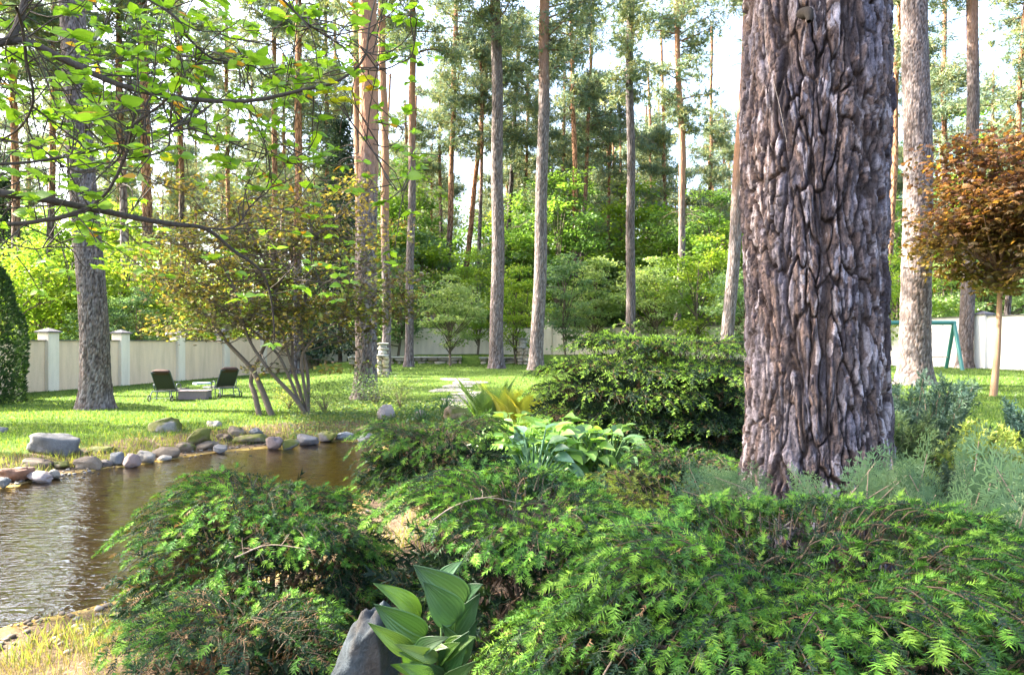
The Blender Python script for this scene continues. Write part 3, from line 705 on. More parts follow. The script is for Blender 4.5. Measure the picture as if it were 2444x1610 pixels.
LV = {'yg': [leafy(1, 6, 7, .6, 40, 150, .20, YG), leafy(2, 5, 8, .8, 40, 150, .20, YG)],
      'mg': [leafy(3, 5.5, 12, 1.2, 55, 130, .24, MG), leafy(4, 5, 10, 1.0, 50, 130, .22, MG)],
      'pg': [leafy(5, 4.4, 5.2, 1.0, 50, 150, .15, PG, .25), leafy(6, 4, 6.5, .8, 44, 140, .18, PG, .3)],
      'bg': [leafy(7, 4.5, 6, .4, 42, 140, .18, BG), leafy(8, 4, 7.5, .5, 42, 140, .18, BG)]}
def broad(px, Y, kind, v, s, label, group='leafy trees and bushes behind the lawn', name='leafy_tree', sz=None):
    x = X_(px, Y); root = thing(name, label, 'tree' if name.endswith('tree') else 'bush', (x, Y, gz(x, Y)), px * .37, group, s)
    if sz: root.scale = (s, s, s * sz)
    link('leaves', LV[kind][v][0], root, kind='stuff'); link('limbs', LV[kind][v][1], root); return root
bl = [
 (10, 33, 'yg', 0, 1.0, 'yellow-green bush beyond the wall at the far left'), (85, 36, 'yg', 1, .95, 'bright yellow-green tree above the first wall pillar'),
 (165, 38, 'yg', 0, 1.05, 'yellow-green tree beyond the wall left of the lawn pine'), (285, 38, 'yg', 0, 1.1, 'broad glowing yellow-green tree above the second pillar'),
 (390, 41, 'pg', 1, 1.2, 'pale green tree over the third pillar'), (230, 34, 'bg', 0, .75, 'blue-green bush peeking over the wall beside the lawn pine'),
 (330, 35, 'bg', 1, .62, 'small blue-green bush right above the wall cap'), (480, 45, 'pg', 1, 1.1, 'pale tree far beyond the right lounger'),
 (560, 43, 'yg', 1, 1.0, 'yellow-green tree behind the bronze shrub, left half'), (640, 47, 'mg', 1, .8, 'mid green tree behind the bronze shrub, right half'),
 (760, 44, 'bg', 1, 1.1, 'blue-green tree between bronze shrub and pond pine'), (820, 50, 'mg', 0, 1.0, 'tall dark green tree behind the pond pine'),
 (950, 47, 'bg', 0, 1.2, 'blue-green tree behind the sunlit slim pine'), (890, 56, 'mg', 1, 1.1, 'green tree far behind the stacked stone pillar'),
 (1075, 37.2, 'pg', 0, .95, 'pale sunlit young tree standing before the grey wall'), (1010, 50, 'bg', 1, 1.2, 'bluish tree far behind the pale sunlit one'),
 (1140, 46, 'yg', 1, .9, 'brighter green tree right behind the pale sunlit one'), (1232, 38.5, 'yg', 1, .72, 'slim green tree with thin stem between the two grey pines'),
 (1245, 52, 'mg', 0, 1.0, 'tall dark green tree between the two grey pines'), (1335, 49, 'mg', 0, 1.12, 'tallest dark green tree right of the pale pine'),
 (1350, 42, 'bg', 1, .85, 'bluish bush before the tallest dark green tree'), (1420, 44, 'pg', 1, 1.0, 'pale bluish tree left of the slim dark pine'),
 (1450, 54, 'bg', 0, 1.4, 'bluish tree filling the far middle'), (1560, 42, 'pg', 0, 1.15, 'pale light green tree right of the slim dark pine'),
 (1590, 50, 'mg', 1, 1.1, 'tall fresh green tree behind the crooked orange pine'), (1660, 40, 'yg', 1, .95, 'bright fresh green tree left of the leaning pine'),
 (1700, 47, 'mg', 0, 1.0, 'tall green tree behind the leaning pine'), (1780, 36, 'bg', 0, .9, 'bluish bush beside the giant trunk'),
 (2135, 34, 'yg', 0, .85, 'sunny bush in the gap right of the giant trunk'), (2125, 45, 'mg', 0, .9, 'tall green tree in the gap right of the giant trunk'),
 (2245, 38, 'pg', 1, .9, 'pale tree between sturdy pine and maple'), (2350, 44, 'pg', 0, 1.4, 'large pale tree far behind the maple'), (2440, 48, 'bg', 0, 1.4, 'bluish tree at the right edge behind the wall'), (2290, 50, 'bg', 1, 1.3, 'bluish tree behind the dark pine at the swing'),
]
for px, Y, k_, v_, s_, lab in bl: broad(px, Y, k_, v_, s_, lab)
for i in range(84):
    px = rng.uniform(-100, 2560); Y = rng.uniform(50, 92)
    broad(px, Y, ('bg', 'mg', 'pg', 'yg')[i % 4], i % 2, rng.uniform(1.0, 1.75), 'green understorey tree far back in the pine wood', 'understorey of the far wood')

for i in range(60):
    px = rng.uniform(-100, 2560); Y = rng.uniform(62, 100)
    if px < 900 or i % 3 == 0: continue
    broad(px, Y, ('bg', 'mg', 'bg', 'mg', 'yg')[i % 5], i % 2, rng.uniform(1.5, 2.3), 'tall leafy tree far back between the pine stems', 'tall leafy trees of the far wood')
# dark conifers
def conifer(seed, W, H, z0, n, cols, leaf=.16):
    r = np.random.default_rng(seed); T = []; dd = []
    for k in range(n):
        t = r.random() ** 1.3; a = r.random() * 2 * PI; R = W / 2 * (1 - t) ** .8 * r.uniform(.55, 1.0); z = z0 + (H - z0) * t
        c = np.array([math.cos(a) * R, math.sin(a) * R, z - .15 * R]); m = 14
        T.append(c + r.normal(size=(m, 3)) * (.16, .16, .07) * W / 2); dd.append(np.tile([math.cos(a), math.sin(a), -.35], (m, 1)) + r.normal(size=(m, 3)) * .4)
    T = np.concatenate(T); dd = np.concatenate(dd); n = len(T); V, F = stamp(RH, spin(basis(dd), r.normal(size=n)), T, np.stack([np.full(n, .6), np.ones(n), np.ones(n)], 1) * leaf * r.uniform(.6, 1.4, (n, 1)))
    cols = np.asarray(cols); return MB().add(V, F, cols[r.integers(0, len(cols), n)] * r.uniform(.7, 1.3, (n, 1)))
for px, Y, W, H, lab in ((812, 42, 4.2, 15, 'dark drooping spruce behind the pond pine'), (8, 42, 4, 12, 'dark spruce at the far left beyond the wall')):
    x = X_(px, Y); root = thing('spruce_tree', lab, 'spruce tree', (x, Y, gz(x, Y)))
    conifer(px, W, H, .8, 520, [(.045, .075, .05), (.03, .055, .04)] if px != 1700 else [(.12, .19, .12), (.09, .15, .10)], .3).build('foliage', M['needle'], root, kind='stuff')
    V, F = tube([(0, 0, 0), (0, 0, H * .95)], np.array([.14, .03]), 8); MB().add(V, F, (.12, .09, .07)).build('trunk', M['bark_far'], root)
# clipped thuja at the left edge
r = np.random.default_rng(5); n = 15000
zz = r.random(n) * 4.6; ang = r.random(n) * 2 * PI; R0 = 1.45 * np.clip(np.sin(np.clip(zz / 4.8 * .8 + .25, 0, 1) * PI) ** .5, .1, 1)
lump = 1 + .22 * fbm(np.cos(ang) * 2.2, np.sin(ang) * 2.2, zz * 1.4, 31, 3); R1 = R0 * lump * (1 - .12 * r.random(n) ** 2)
T = np.c_[np.cos(ang) * R1, np.sin(ang) * R1, zz + .1]
V, F = stamp(RH, spin(basis(np.c_[np.cos(ang), np.sin(ang), .7 + .5 * r.normal(size=n)] + .4 * r.normal(size=(n, 3))), r.random(n) * 6), T, np.c_[np.full(n, .09), np.full(n, .13), np.full(n, .1)] * r.uniform(.6, 1.3, (n, 1)))
tx = X_(-84, 19.5); root = thing('thuja', 'dark green clipped thuja at the left edge before the wall', 'thuja', (tx, 19.5, -.1))
MB().add(V, F, np.array([(.035, .075, .025), (.05, .10, .03), (.025, .05, .02)])[r.integers(0, 3, n)]).build('foliage', M['needle'], root, kind='stuff')
V, F = tube([(0, 0, 0), (0, 0, 4.2)], np.array([.5, .2]), 10); MB().add(V, F, (.06, .05, .03)).build('trunk', M['bark_far'], root)

# ------------------------------------------------------------------ walls
def wall_run(pts, top, base, label, capw=.30, mat='plaster', pmat='pillar', psize=.46, prise=.30, name='garden_wall', group=None):
    """pts: pillar centres; panels, caps and pillars are parts"""
    root = thing(name, label, 'wall', (*pts[0], base), 0, group); off = np.array([pts[0][0], pts[0][1], base])
    for i in range(len(pts) - 1):
        a, b = np.array(pts[i]), np.array(pts[i + 1]); L = np.linalg.norm(b - a); rz = math.atan2(b[1] - a[1], b[0] - a[0]); c = (a + b) / 2
        V, F = boxm((*c, (top + base - .3) / 2), (L - psize * .8, .16, top - base + .3), rz); MB().add(V - off, F).build('panel', M[mat], root)
        u = np.array([math.cos(rz), math.sin(rz)])
        V, F = boxm((*c, top + .018), (L - psize, capw, .036), rz); MB().add(V - off, F).build('coping', M['metal_cap'], root)
    for i, p in enumerate(pts):
        q = pts[min(i + 1, len(pts) - 1)] if i < len(pts) - 1 else p; p0 = pts[i - 1] if i else p; rz = math.atan2(q[1] - p0[1], q[0] - p0[0])
        V, F = boxm((*p, (top + prise + base - .3) / 2), (psize, psize, top + prise - base + .3), rz); o = MB().add(V - off, F).build('pillar', M[pmat], root)
        V, F = boxm((*p, top + prise + .02), (psize + .16, psize + .16, .05), rz); c = MB().add(V - off, F)
        s = (psize + .13) / 2; c_, s_ = math.cos(rz), math.sin(rz); zt = top + prise + .046
        PV = np.array([[-s, -s, 0], [s, -s, 0], [s, s, 0], [-s, s, 0], [0, 0, .13]]) @ np.array([[c_, s_, 0], [-s_, c_, 0], [0, 0, 1]]) + [p[0], p[1], zt]
        c.add(PV - off, np.array([[0, 1, 4], [1, 2, 4], [2, 3, 4], [3, 0, 4]])); cc = c.build('pillar_cap', M['metal_cap'], o)
    return root
lw = [(-18.2 + .68 * k, 18.0 + 3.4 * k) for k in range(0, 13)]
wall_run(lw[:6], 1.83, 0, 'beige plastered garden wall with capped pillars behind the two loungers')
wall_run([lw[5], *lw[6:9]], 2.0, 0, 'beige garden wall continuing behind the bronze shrub')
bw = [(lw[8][0], lw[8][1])] + [(-10.6, 47.5), (-7.2, 47.9), (-3.8, 48.2), (-.6, 48.3), (2.6, 47.5), (5.6, 46.0), (8.4, 44.2), (11.2, 42.4), (14, 40.4), (16.8, 38.4)]
wall_run(bw, 2.75, .75, 'grey shaded wall closing the back of the garden', mat='pillar')
wall_run([(16.8, 38.4), (18.0, 35.2), (19.0, 32.0), (19.9, 28.8), (20.8, 25.6), (21.7, 22.4), (22.6, 19.2)], 2.85, .55, 'white sunlit wall behind the swing frame at the right', mat='white_wall', pmat='white_wall', prise=.08)

# low stone bench wall with laid stones and a flat top
def stone_run(x0, x1, Y, zb, zt, label, name='stone_bench', cat='stone bench', n_rows=2):
    root = thing(name, label, cat, ((x0 + x1) / 2, Y, zb)); r = np.random.default_rng(int(abs(x0) * 10)); cx = (x0 + x1) / 2
    hh = (zt - zb - .07) / n_rows
    for k in range(n_rows):
        x = x0 - cx
        while x < x1 - cx - .1:
            w = min(r.uniform(.3, .75), x1 - cx - x); V, F, C = rock(w * 1.04, .34, hh * 1.05, int(r.integers(1e6)), ((.34, .29, .22), (.26, .24, .20), (.40, .37, .30))[r.integers(0, 3)], .0 if r.random() < .2 else None, (12, 8), .1, box=.8)
            MB().add(V, F, C).build('stone', M['stone'], root, True, (x + w / 2, 0, hh * (k + .5))); x += w
    x = x0 - cx
    while x < x1 - cx - .05:
        w = min(r.uniform(.8, 1.3), x1 - cx - x); V, F = boxm((0, 0, 0), (w * .985, .50, .07)); MB().add(V, F, (.46, .45, .42)).build('slab', M['stone'], root, False, (x + w / 2, 0, zt - zb - .035)); x += w
    return root
stone_run(-9.4, -2.9, 39.3, .47, .95, 'low stone bench with a pale slab top in front of the back wall')
stone_run(-1.9, 1.2, 39.3, .47, .92, 'short low stone retaining wall right of the pale young tree')
# stacked stone pillar (lantern) beside the pond pine
def stack_pillar(px, Y, w, hgt, label):
    x = X_(px, Y); root = thing('stone_pillar', label, 'stone pillar', (x, Y, gz(x, Y) - .03)); r = np.random.default_rng(int(px)); z = 0
    while z < hgt * .62:
        h = r.uniform(.14, .24)
        for s in (-1, 1):
            V, F, C = rock(w * .56, w, h * 1.08, int(r.integers(1e6)), ((.50, .40, .27), (.44, .36, .27), (.55, .47, .35))[r.integers(0, 3)], None, (12, 8), .08, box=.9); MB().add(V, F, C).build('stone', M['stone'], root, True, (s * w * .26, 0, z + h / 2))
        z += h * .97
    for q, (ww, h) in enumerate(((1.25, .07), (.8, .20), (1.0, .10), (.75, .14), (1.15, .08))):
        V, F, C = rock(w * ww, w * ww, h * 1.2, 90 + q, (.45, .42, .38), None, (14, 8), .06, box=.7); MB().add(V, F, C).build('cap_stone', M['stone'], root, True, (0, 0, z + h / 2)); z += h * .95
stack_pillar(914, 29, .48, 1.25, 'stacked sandstone pillar lantern right behind the thick pond pine')
stack_pillar(1248, 38.2, .6, 1.3, 'stacked stone pillar in front of the back wall beside the slim green tree')

# ------------------------------------------------------------------ loungers, table, swing
def lounger(px, py, rz, label):
    x, y = on_ground_px(px, py); root = thing('sun_lounger', label, 'sun lounger', (x, y, gz(x, y)), rz, 'sun loungers on the lawn', .88)
    # local: head at -y (towards camera), feet at +y
    W = .66
    def bar(name, pts, rr, mat='frame', par=root): V, F = tube(curve(pts, 8) if len(pts) > 2 else np.array(pts), rr, 7); return MB().add(V, F).build(name, M[mat], par, True)
    for s in (-1, 1):
        bar('side_rail', [(s * W / 2, -.05, .34), (s * W / 2, 1.45, .32)], .02)
        bar('leg', [(s * W / 2, 1.3, .33), (s * W / 2 + s * .02, 1.34, 0)], .018)
        bar('leg', [(s * W / 2, .35, .34), (s * W / 2 + s * .02, .31, 0)], .018)
        bar('leg', [(s * W / 2, -.05, .34), (s * (W / 2 + .03), -.16, .10)], .018)
        bar('armrest', [(s * (W / 2 + .05), .28, .34), (s * (W / 2 + .06), .20, .56), (s * (W / 2 + .05), .5, .58), (s * (W / 2 + .04), .62, .34)], .018)
        a = np.arange(16) * 2 * PI / 16; ring = np.c_[np.zeros(16), .095 * np.cos(a), .095 * np.sin(a)]
        V, F = tube(np.vstack([ring, ring[:2]]), .02, 6); wv = MB().add(V + [0, 0, .11], F).build('wheel', M['rubber'], root, True, (s * (W / 2 + .05), -.16, 0))
    bar('cross_bar', [(-W / 2, -.05, .34), (W / 2, -.05, .34)], .018); bar('axle', [(-W / 2 - .05, -.16, .11), (W / 2 + .05, -.16, .11)], .012)
    for s in (-1, 1): bar('back_frame', [(s * W / 2, .30, .36), (s * (W / 2 - .01), -.14, 1.0)], .02)
    bar('back_top', [(-W / 2 + .01, -.14, 1.0), (W / 2 - .01, -.14, 1.0)], .02)
    nb = 12; t = np.linspace(0, 1, nb); xs = np.linspace(-1, 1, nb); XX, TT = np.meshgrid(xs, t)
    P = np.stack([XX * (W / 2 - .02), .28 - .42 * TT - .03 * np.sin(TT * PI), .38 + .64 * TT], -1).reshape(-1, 3); P2 = P + [0, .035, .02]
    mb = MB().add(P, grid_faces(nb, nb)); mb.add(P2, grid_faces(nb, nb)); mb.build('back_sling', M['mesh_cloth'], root, True)
    V, F = boxm((0, .85, .355), (W - .06, 1.15, .03)); MB().add(V, F).build('seat_sling', M['mesh_cloth'], root)
    V, F, C = rock(W * .95, .18, .20, 5, (.1, .04, .03), None, (20, 12), .06, box=.6); MB().add(V, F, C).build('head_cushion', M['cushion'], root, True, (0, -.09, 1.0)).rotation_euler = (.5, 0, 0)
    return root
lounger(388, 957, .05, 'black sun lounger seen from behind, the one nearer the lawn pine')
l2 = lounger(545, 948, .8, 'black sun lounger turned sideways with a blue towel, by the bronze shrub')
V, F = boxm((0, 0, 0), (.5, .35, .06)); o = MB().add(V, F).build('towel', M['towel'], smooth=False, loc=(X_(482, 23.6), 23.6, .36)); o.rotation_euler = (0, 0, .8); tag(o, 'folded light blue towel on the foot of the right lounger', 'towel')
tx_, ty_ = on_ground_px(455, 954); root = thing('low_table', 'low grey-brown box table between the two loungers', 'table', (tx_, ty_ + .3, gz(tx_, ty_)), .1)
V, F = boxm((0, 0, .13), (.84, .5, .24)); MB().add(V, F).build('body', M['box_wood'], root); V, F = boxm((0, 0, .266), (.90, .56, .03)); MB().add(V, F).build('top', M['box_wood'], root)

sy = 27.5; bx0, bx1 = X_(2090, sy), X_(2277, sy); zt = CAM_H - (770 - CY) / FPX * sy; zg = gz(bx1, sy)
root = thing('swing_frame', 'green painted metal swing frame behind the sturdy pine', 'swing frame', (bx1, sy, zg))
V, F = tube(np.array([(bx0 - bx1 - 1.2, 0, zt - zg), (.05, 0, zt - zg)]), .085, 12); MB().add(V, F).build('top_bar', M['green_paint'], root, True)
for e in (0, bx0 - bx1 - 1.1):
    for s, dx_ in ((-1, -.35), (1, .35)):
        V, F = tube(np.array([(e, 0, zt - zg), (e + dx_ * (.9 if e == 0 else 1), s * 1.0, -.05)]), .075, 10); MB().add(V, F).build('leg', M['green_paint'], root, True)
for dx_ in (-.95, -.45):
    V, F = tube(np.array([(dx_, 0, zt - zg), (dx_, 0, .5)]), .01, 5); MB().add(V, F).build('rope', M['frame'], root)
V, F = boxm((-.7, 0, .48), (.75, .22, .035)); MB().add(V, F).build('seat', M['plank'], root)

# ------------------------------------------------------------------ red maple ball tree (right) and bronze shrub (middle left)
def star_leaf():
    a = []
    for k in range(5):
        t = math.radians(-104 + 52 * k); a += [(.55 * math.sin(t), .35 + .6 * math.cos(t), -.05 * abs(k - 2)), (.20 * math.sin(t + .45), .35 + .22 * math.cos(t + .45), .02)]
    V = np.array([(0, .05, 0)] + a[:-1]); return V, np.array([[0, 1, 2, 3], [0, 3, 4, 5], [0, 5, 6, 7], [0, 7, 8, 9]])
STAR = star_leaf()
Ym = 16.5; mx = X_(2398, Ym); zg = gz(mx, Ym)
root = thing('red_maple_tree', 'round-headed copper red maple on a thin stem at the right', 'maple tree', (mx, Ym, zg))
P0 = PT(2370, 955, Ym) - [mx, Ym, zg]; P0[2] = -.1; Pm = PT(2385, 740, Ym) - [mx, Ym, zg]
V, F = tube(curve([P0, (P0 + Pm) / 2 + [.02, 0, 0], Pm, Pm + [.05, 0, 1.6]], 20), np.linspace(.085, .045, 20), 12); MB().add(V, F, (.30, .19, .12)).build('trunk', M['bark_fine'], root, True)
r = np.random.default_rng(9); cz = CAM_H - (500 - CY) / FPX * Ym - zg; T = []; lm = MB()
for k in range(170):
    u = norm(r.normal(size=3)); q = r.uniform(.35, 1.0) * (1 + .14 * math.sin(k * 1.7)); c = np.array([u[0] * 2.05 * q, u[1] * 1.9 * q, cz + (2.2 if u[2] > 0 else 2.1) * u[2] * q * .98]); c[2] = max(c[2], cz - 2.25)
    if k % 3 == 0:
        st = Pm + [.02, 0, .3 + .8 * r.random()]; V, F = tube(curve([st, (st + c) / 2 + [0, 0, -.1], c], 7), np.linspace(.03, .006, 7), 5); lm.add(V, F, (.14, .09, .06))
    T.append(c + r.normal(size=(62, 3)) * (.34, .34, .12))
T = np.concatenate(T); n = len(T); out = norm(T - [0, 0, cz]); hgt = (T[:, 2] - cz) / 2
V, F = stamp(STAR, spin(basis(out * (1, 1, .2) + (0, 0, -.35) + .5 * r.normal(size=(n, 3))), .5 * r.normal(size=n)), T, .15 * r.uniform(.6, 1.25, n))
cm = np.array([(.19, .085, .045), (.11, .055, .04), (.28, .14, .045), (.11, .08, .045)]); cg = np.array([(.16, .12, .03), (.12, .11, .03), (.20, .14, .03), (.11, .07, .03)])
ci = r.integers(0, 4, n); g = sstep(.2, -.9, hgt + .3 * r.normal(size=n))[:, None]
MB().add(V, F, (cm[ci] * (1 - g) + cg[ci] * g) * r.uniform(.7, 1.3, (n, 1))).build('leaves', M['thin_leaf'], root, kind='stuff'); lm.build('branches', M['twig'], root, True)

def stems_shrub(root, ox, Y, stems, r):
    """stems: list of pixel polylines (px,py) at depth Y(+dy), with base width"""
    tips = []
    for pts, w, dy in stems:
        P = np.array([PT(px, py, Y + dy * i / (len(pts) - 1)) for i, (px, py) in enumerate(pts)]); P[0][2] = min(P[0][2], gz(P[0][0], P[0][1]) - .05) if pts[0][1] > 940 else P[0][2]
        c = curve(P, 26); V, F = tube(c - ox, np.linspace(w, w * .25, 26), 8); MB().add(V, F, (.15, .12, .10)).build('stem', M['bark_fine'], root, True); tips.append(c)
    return tips
Yb = 16.6; bxp = np.array([X_(690, Yb), Yb, 0.0]); root = thing('bronze_shrub', 'many-stemmed bronze leaved shrub leaning over the far pond bank', 'shrub', tuple(bxp)); r = np.random.default_rng(12)
stems = [([(650, 985), (625, 930), (600, 880), (545, 820), (500, 760), (440, 700)], .085, .3), ([(620, 990), (608, 940), (600, 900), (640, 800), (655, 690), (600, 560)], .075, .6), ([(735, 990), (700, 945), (640, 880), (590, 800), (560, 690), (510, 600)], .06, -.8),
 ([(730, 985), (715, 930), (690, 850), (665, 760), (640, 640), (560, 480)], .055, .5), ([(735, 990), (735, 900), (720, 800), (730, 690), (745, 560), (720, 430)], .05, 1.0), ([(738, 990), (722, 890), (725, 840), (770, 790), (850, 740), (900, 690)], .045, -.5),
 ([(735, 990), (700, 880), (690, 780), (610, 650), (560, 560), (480, 500)], .045, .9), ([(728, 985), (690, 900), (650, 830), (540, 740), (450, 690), (390, 670)], .045, -.6), ([(655, 700), (700, 620), (760, 560), (830, 500)], .03, 1.0), ([(560, 690), (500, 640), (440, 600), (390, 560)], .03, .2)]
paths = stems_shrub(root, bxp, Yb, stems, r); T = []; tw = MB()
for k in range(430):
    c = paths[r.integers(0, len(paths))]; s = c[r.integers(9, 26)]; e = s + r.normal(size=3) * (1.05, .7, .55) + [0, 0, .25]
    ppx = CX + e[0] / e[1] * FPX; ppy = CY - (e[2] - CAM_H) / e[1] * FPX
    if ppy < 400 or ppx < 360 or ppx > 985 or ppy > 900: continue
    if ppy > 800 and (ppx < 610 or r.random() < .6): continue
    V, F = tube(curve([s, (s + e) / 2 + r.normal(size=3) * .08, e], 5) - bxp, np.linspace(.014, .004, 5), 4); tw.add(V, F, (.13, .10, .08)); T.append(e + r.normal(size=(36, 3)) * (.26, .26, .09))
for k in range(16):    # the flat sprays reaching right across the thick pine
    c0 = PT(r.uniform(800, 985), r.uniform(640, 760), 16.0 + .5 * r.normal()); T.append(c0 + r.normal(size=(50, 3)) * (.3, .2, .06))
T = np.concatenate(T) - bxp; n = len(T); ppy = CY - (T[:, 2] - CAM_H) / (T[:, 1] + Yb) * FPX
V, F = stamp(STAR, spin(basis(r.normal(size=(n, 3)) * (1, 1, .25) + (.1, 0, -.25)), .5 * r.normal(size=n)), T, .115 * r.uniform(.6, 1.25, n))
ca = np.array([(.25, .19, .06), (.32, .26, .06), (.11, .09, .07), (.15, .19, .05), (.24, .28, .06), (.19, .18, .15), (.13, .10, .07)])
nz = fbm(T[:, 0] * 1.1, T[:, 2] * 1.1, T[:, 1], 4, 2); idx = np.clip(((nz + .5 + .25 * r.normal(size=n)) * 7).astype(int), 0, 6)
MB().add(V, F, ca[idx] * r.uniform(.7, 1.3, (n, 1))).build('leaves', M['thin_leaf'], root, kind='stuff'); tw.build('twigs', M['twig'], root, True)

# ------------------------------------------------------------------ dwarf spruce mounds
def shoot_proto(nn, L, nl, w, seed, flat=.45, thick=.9):
    """needles along a short axis pointing +y"""
    r = np.random.default_rng(seed); V = []; F = []
    for i in range(nn):
        t = (i + .5) / nn; a = r.uniform(0, 2 * PI); s = np.array([math.cos(a), 0, math.sin(a) * flat]); s /= np.linalg.norm(s)
        if s[2] < 0: s[2] *= .4
        d = norm(s * (1 - .15 * t) + np.array([0, .38 + .75 * t ** 2, 0])); l = nl * (.75 + .5 * math.sin(PI * min(t + .12, 1))) * r.uniform(.8, 1.15)
        b = np.array([0, L * t, 0]); q = norm(np.cross(d, (0, .2, 1.0) + r.normal(size=3) * .35)) * w
        V += [b - q, b + q, b + d * l]; F.append([3 * i, 3 * i + 1, 3 * i + 2])
    return np.array(V), np.array(F)
NEW_N, OLD_N = [shoot_proto(34, .052, .021, .0021, s) for s in (1, 2, 3)], [shoot_proto(10, .060, .017, .0026, s, .6) for s in (4, 5)]
NEW_F, OLD_F = [shoot_proto(10, .052, .020, .0048, s) for s in (6, 7)], [shoot_proto(7, .055, .018, .005, s, .6) for s in (8, 9)]
CORE = shoot_proto(26, .16, .05, .0055, 15, 1.0)
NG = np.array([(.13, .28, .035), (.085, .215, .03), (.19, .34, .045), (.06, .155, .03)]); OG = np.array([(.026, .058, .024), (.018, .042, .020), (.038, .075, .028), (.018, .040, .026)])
def mound(name, label, cx, cy, rx, ry, zb, zt, nb, seed, near=True, sz=1.0, fan=(0, 2 * PI), yellow=0.0, edge=.45, tiers=(.45, .7, 1.0, 1.0, 1.0), step=.036, brown=.05, lobes=.18, cat='spruce shrub', newfrac=.85, rot=0.0, skirt=.55, terr=0.0, bright=1.0):
    r = np.random.default_rng(seed); root = thing(name, label, cat, (cx, cy, zb)); H = zt - zb
    wood = MB(); newT, newD, newU, newS, oldT, oldD, oldU, lown = [], [], [], [], [], [], [], []
    def dome(rho, tier, a):
        rho = np.asarray(rho); b = edge + (1 - edge) * np.sqrt(np.maximum(1 - np.minimum(np.abs(rho), 1) ** 2.1, 0)); return H * tier * b
    nb = int(nb * 1.75); bases = []; gap = math.sqrt(PI * rx * ry / nb) * .80; lenb = .30 * sz ** .75
    for _ in range(6000):
        a = r.random() * 2 * PI; u = r.random() ** .5 * (1 - .42 * lenb / ((rx + ry) / 2)); p = np.array([math.cos(a) * rx * u, math.sin(a) * ry * u])
        if len(bases) < nb and all((p[0] - q[0]) ** 2 + (p[1] - q[1]) ** 2 > gap ** 2 for q in bases): bases.append((p[0], p[1], a, u, 1.0, False))
    for q in range(int(nb * skirt)):      # lower tiers that show below the rim
        a = r.random() * 2 * PI; u = r.uniform(.70, .86) * (1 - .2 * lenb / ((rx + ry) / 2)); bases.append((math.cos(a) * rx * u, math.sin(a) * ry * u, a, u, r.uniform(.28, .68), True))
    for lx, ly, a, u, tier, isl in bases:
        n0_ = len(newT); fl = float(fbm(np.array([lx * 2.6 / sz ** .5]), np.array([ly * 2.6 / sz ** .5]), 0, seed, 2)[0]); fa = float(fbm(np.array([lx * 1.8]), np.array([ly * 1.8]), 3, seed + 5, 2)[0])
        lz = float(dome(u, tier, a)) + (.34 * fl * sz ** .5 if not isl else 0)
        if terr: q_ = (lz + .25 * fa) / terr; lz = lz * .25 + .75 * terr * (math.floor(q_) + .75)
        ang0 = a + 1.5 * fa * (1.2 - u * .6) + .28 * r.normal() + (1.2 * r.normal() if u < .2 else 0); ln = lenb * r.uniform(.75, 1.3); s = np.linspace(0, 1, 14); ang = ang0 + r.normal() * .22 * s
        hx_ = np.cumsum(np.cos(ang)) / 14 * ln; hy_ = np.cumsum(np.sin(ang)) / 14 * ln
        z = lz + .035 * sz * np.sin(s * 2.0) - (.06 + .30 * u ** 2.2) * ln * s ** 1.6 - .10 * ln * s ** 4
        P = np.c_[lx + hx_, ly + hy_, z]; P[:3, 2] -= np.array([.06, .03, .01]) * sz; P[:, 2] = np.maximum(P[:, 2], .04)
        V, F = tube((P - [0, 0, .006])[::2], np.linspace(.0042, .0014, 7) * sz, 3); wood.add(V, F, (.13, .095, .06))
        seg = np.linalg.norm(np.diff(P, axis=0), axis=1); cum = np.r_[0, np.cumsum(seg)]; L = cum[-1]; nt = max(4, int(L / (step * sz)))
        tt = (np.arange(nt) + r.random()) / nt * L; pos = np.stack([np.interp(tt, cum, P[:, k]) for k in range(3)], 1)
        tang = norm(np.stack([np.interp(tt, (cum[:-1] + cum[1:]) / 2, np.diff(P[:, k]) / seg) for k in range(3)], 1))
        up = norm(np.array([0, 0, 1.0]) - tang * tang[:, 2:3] + 1e-6); side = np.cross(tang, up)
        # leader
        newT.append(P[-1] - tang[-1] * .02); newD.append(tang[-1] + [0, 0, -.15]); newU.append(up[-1]); newS.append(1.25 * sz)
        for i in range(nt):
            f = tt[i] / L; oldT.append(pos[i]); oldD.append(tang[i]); oldU.append(up[i])
            sg = 1 if i % 2 else -1; l = sz * (.035 + .12 * (1 - f) ** .8 * min(1, f * 5 + .3)) * r.uniform(.75, 1.15)
            d = norm(tang[i] * .85 + side[i] * sg * .75 + np.array([0, 0, -.10 + .07 * r.normal()])); m = max(1, int(l / (.05 * sz)))
            for q in range(m):
                oldT.append(pos[i] + d * (q * .05 * sz)); oldD.append(d + [0, 0, -.08 * q]); oldU.append(up[i])
                if q > 0 or r.random() < .15:
                    for s2 in (-1, 1):
                        if r.random() < .55:
                            d2 = norm(d * .8 + s2 * side[i] * .5 + tang[i] * .3 + [0, 0, -.2]); newT.append(pos[i] + d * (q * .05 * sz)); newD.append(d2); newU.append(up[i]); newS.append(sz * r.uniform(.55, .9))
            e = pos[i] + d * (m * .05 * sz - .01); newT.append(e); newD.append(d + [0, 0, -.28 * r.random()]); newU.append(up[i]); newS.append(sz * r.uniform(.72, 1.3))
        lown += [isl] * (len(newT) - n0_)
    newT, newD, newU, newS = map(np.array, (newT, newD, newU, newS)); lown = np.array(lown); oldT, oldD, oldU = map(np.array, (oldT, oldD, oldU))
    # new growth is fullest on the outside; inside only a share of it
    k = r.random(len(newT)) < newfrac * np.where(lown, .45, 1)
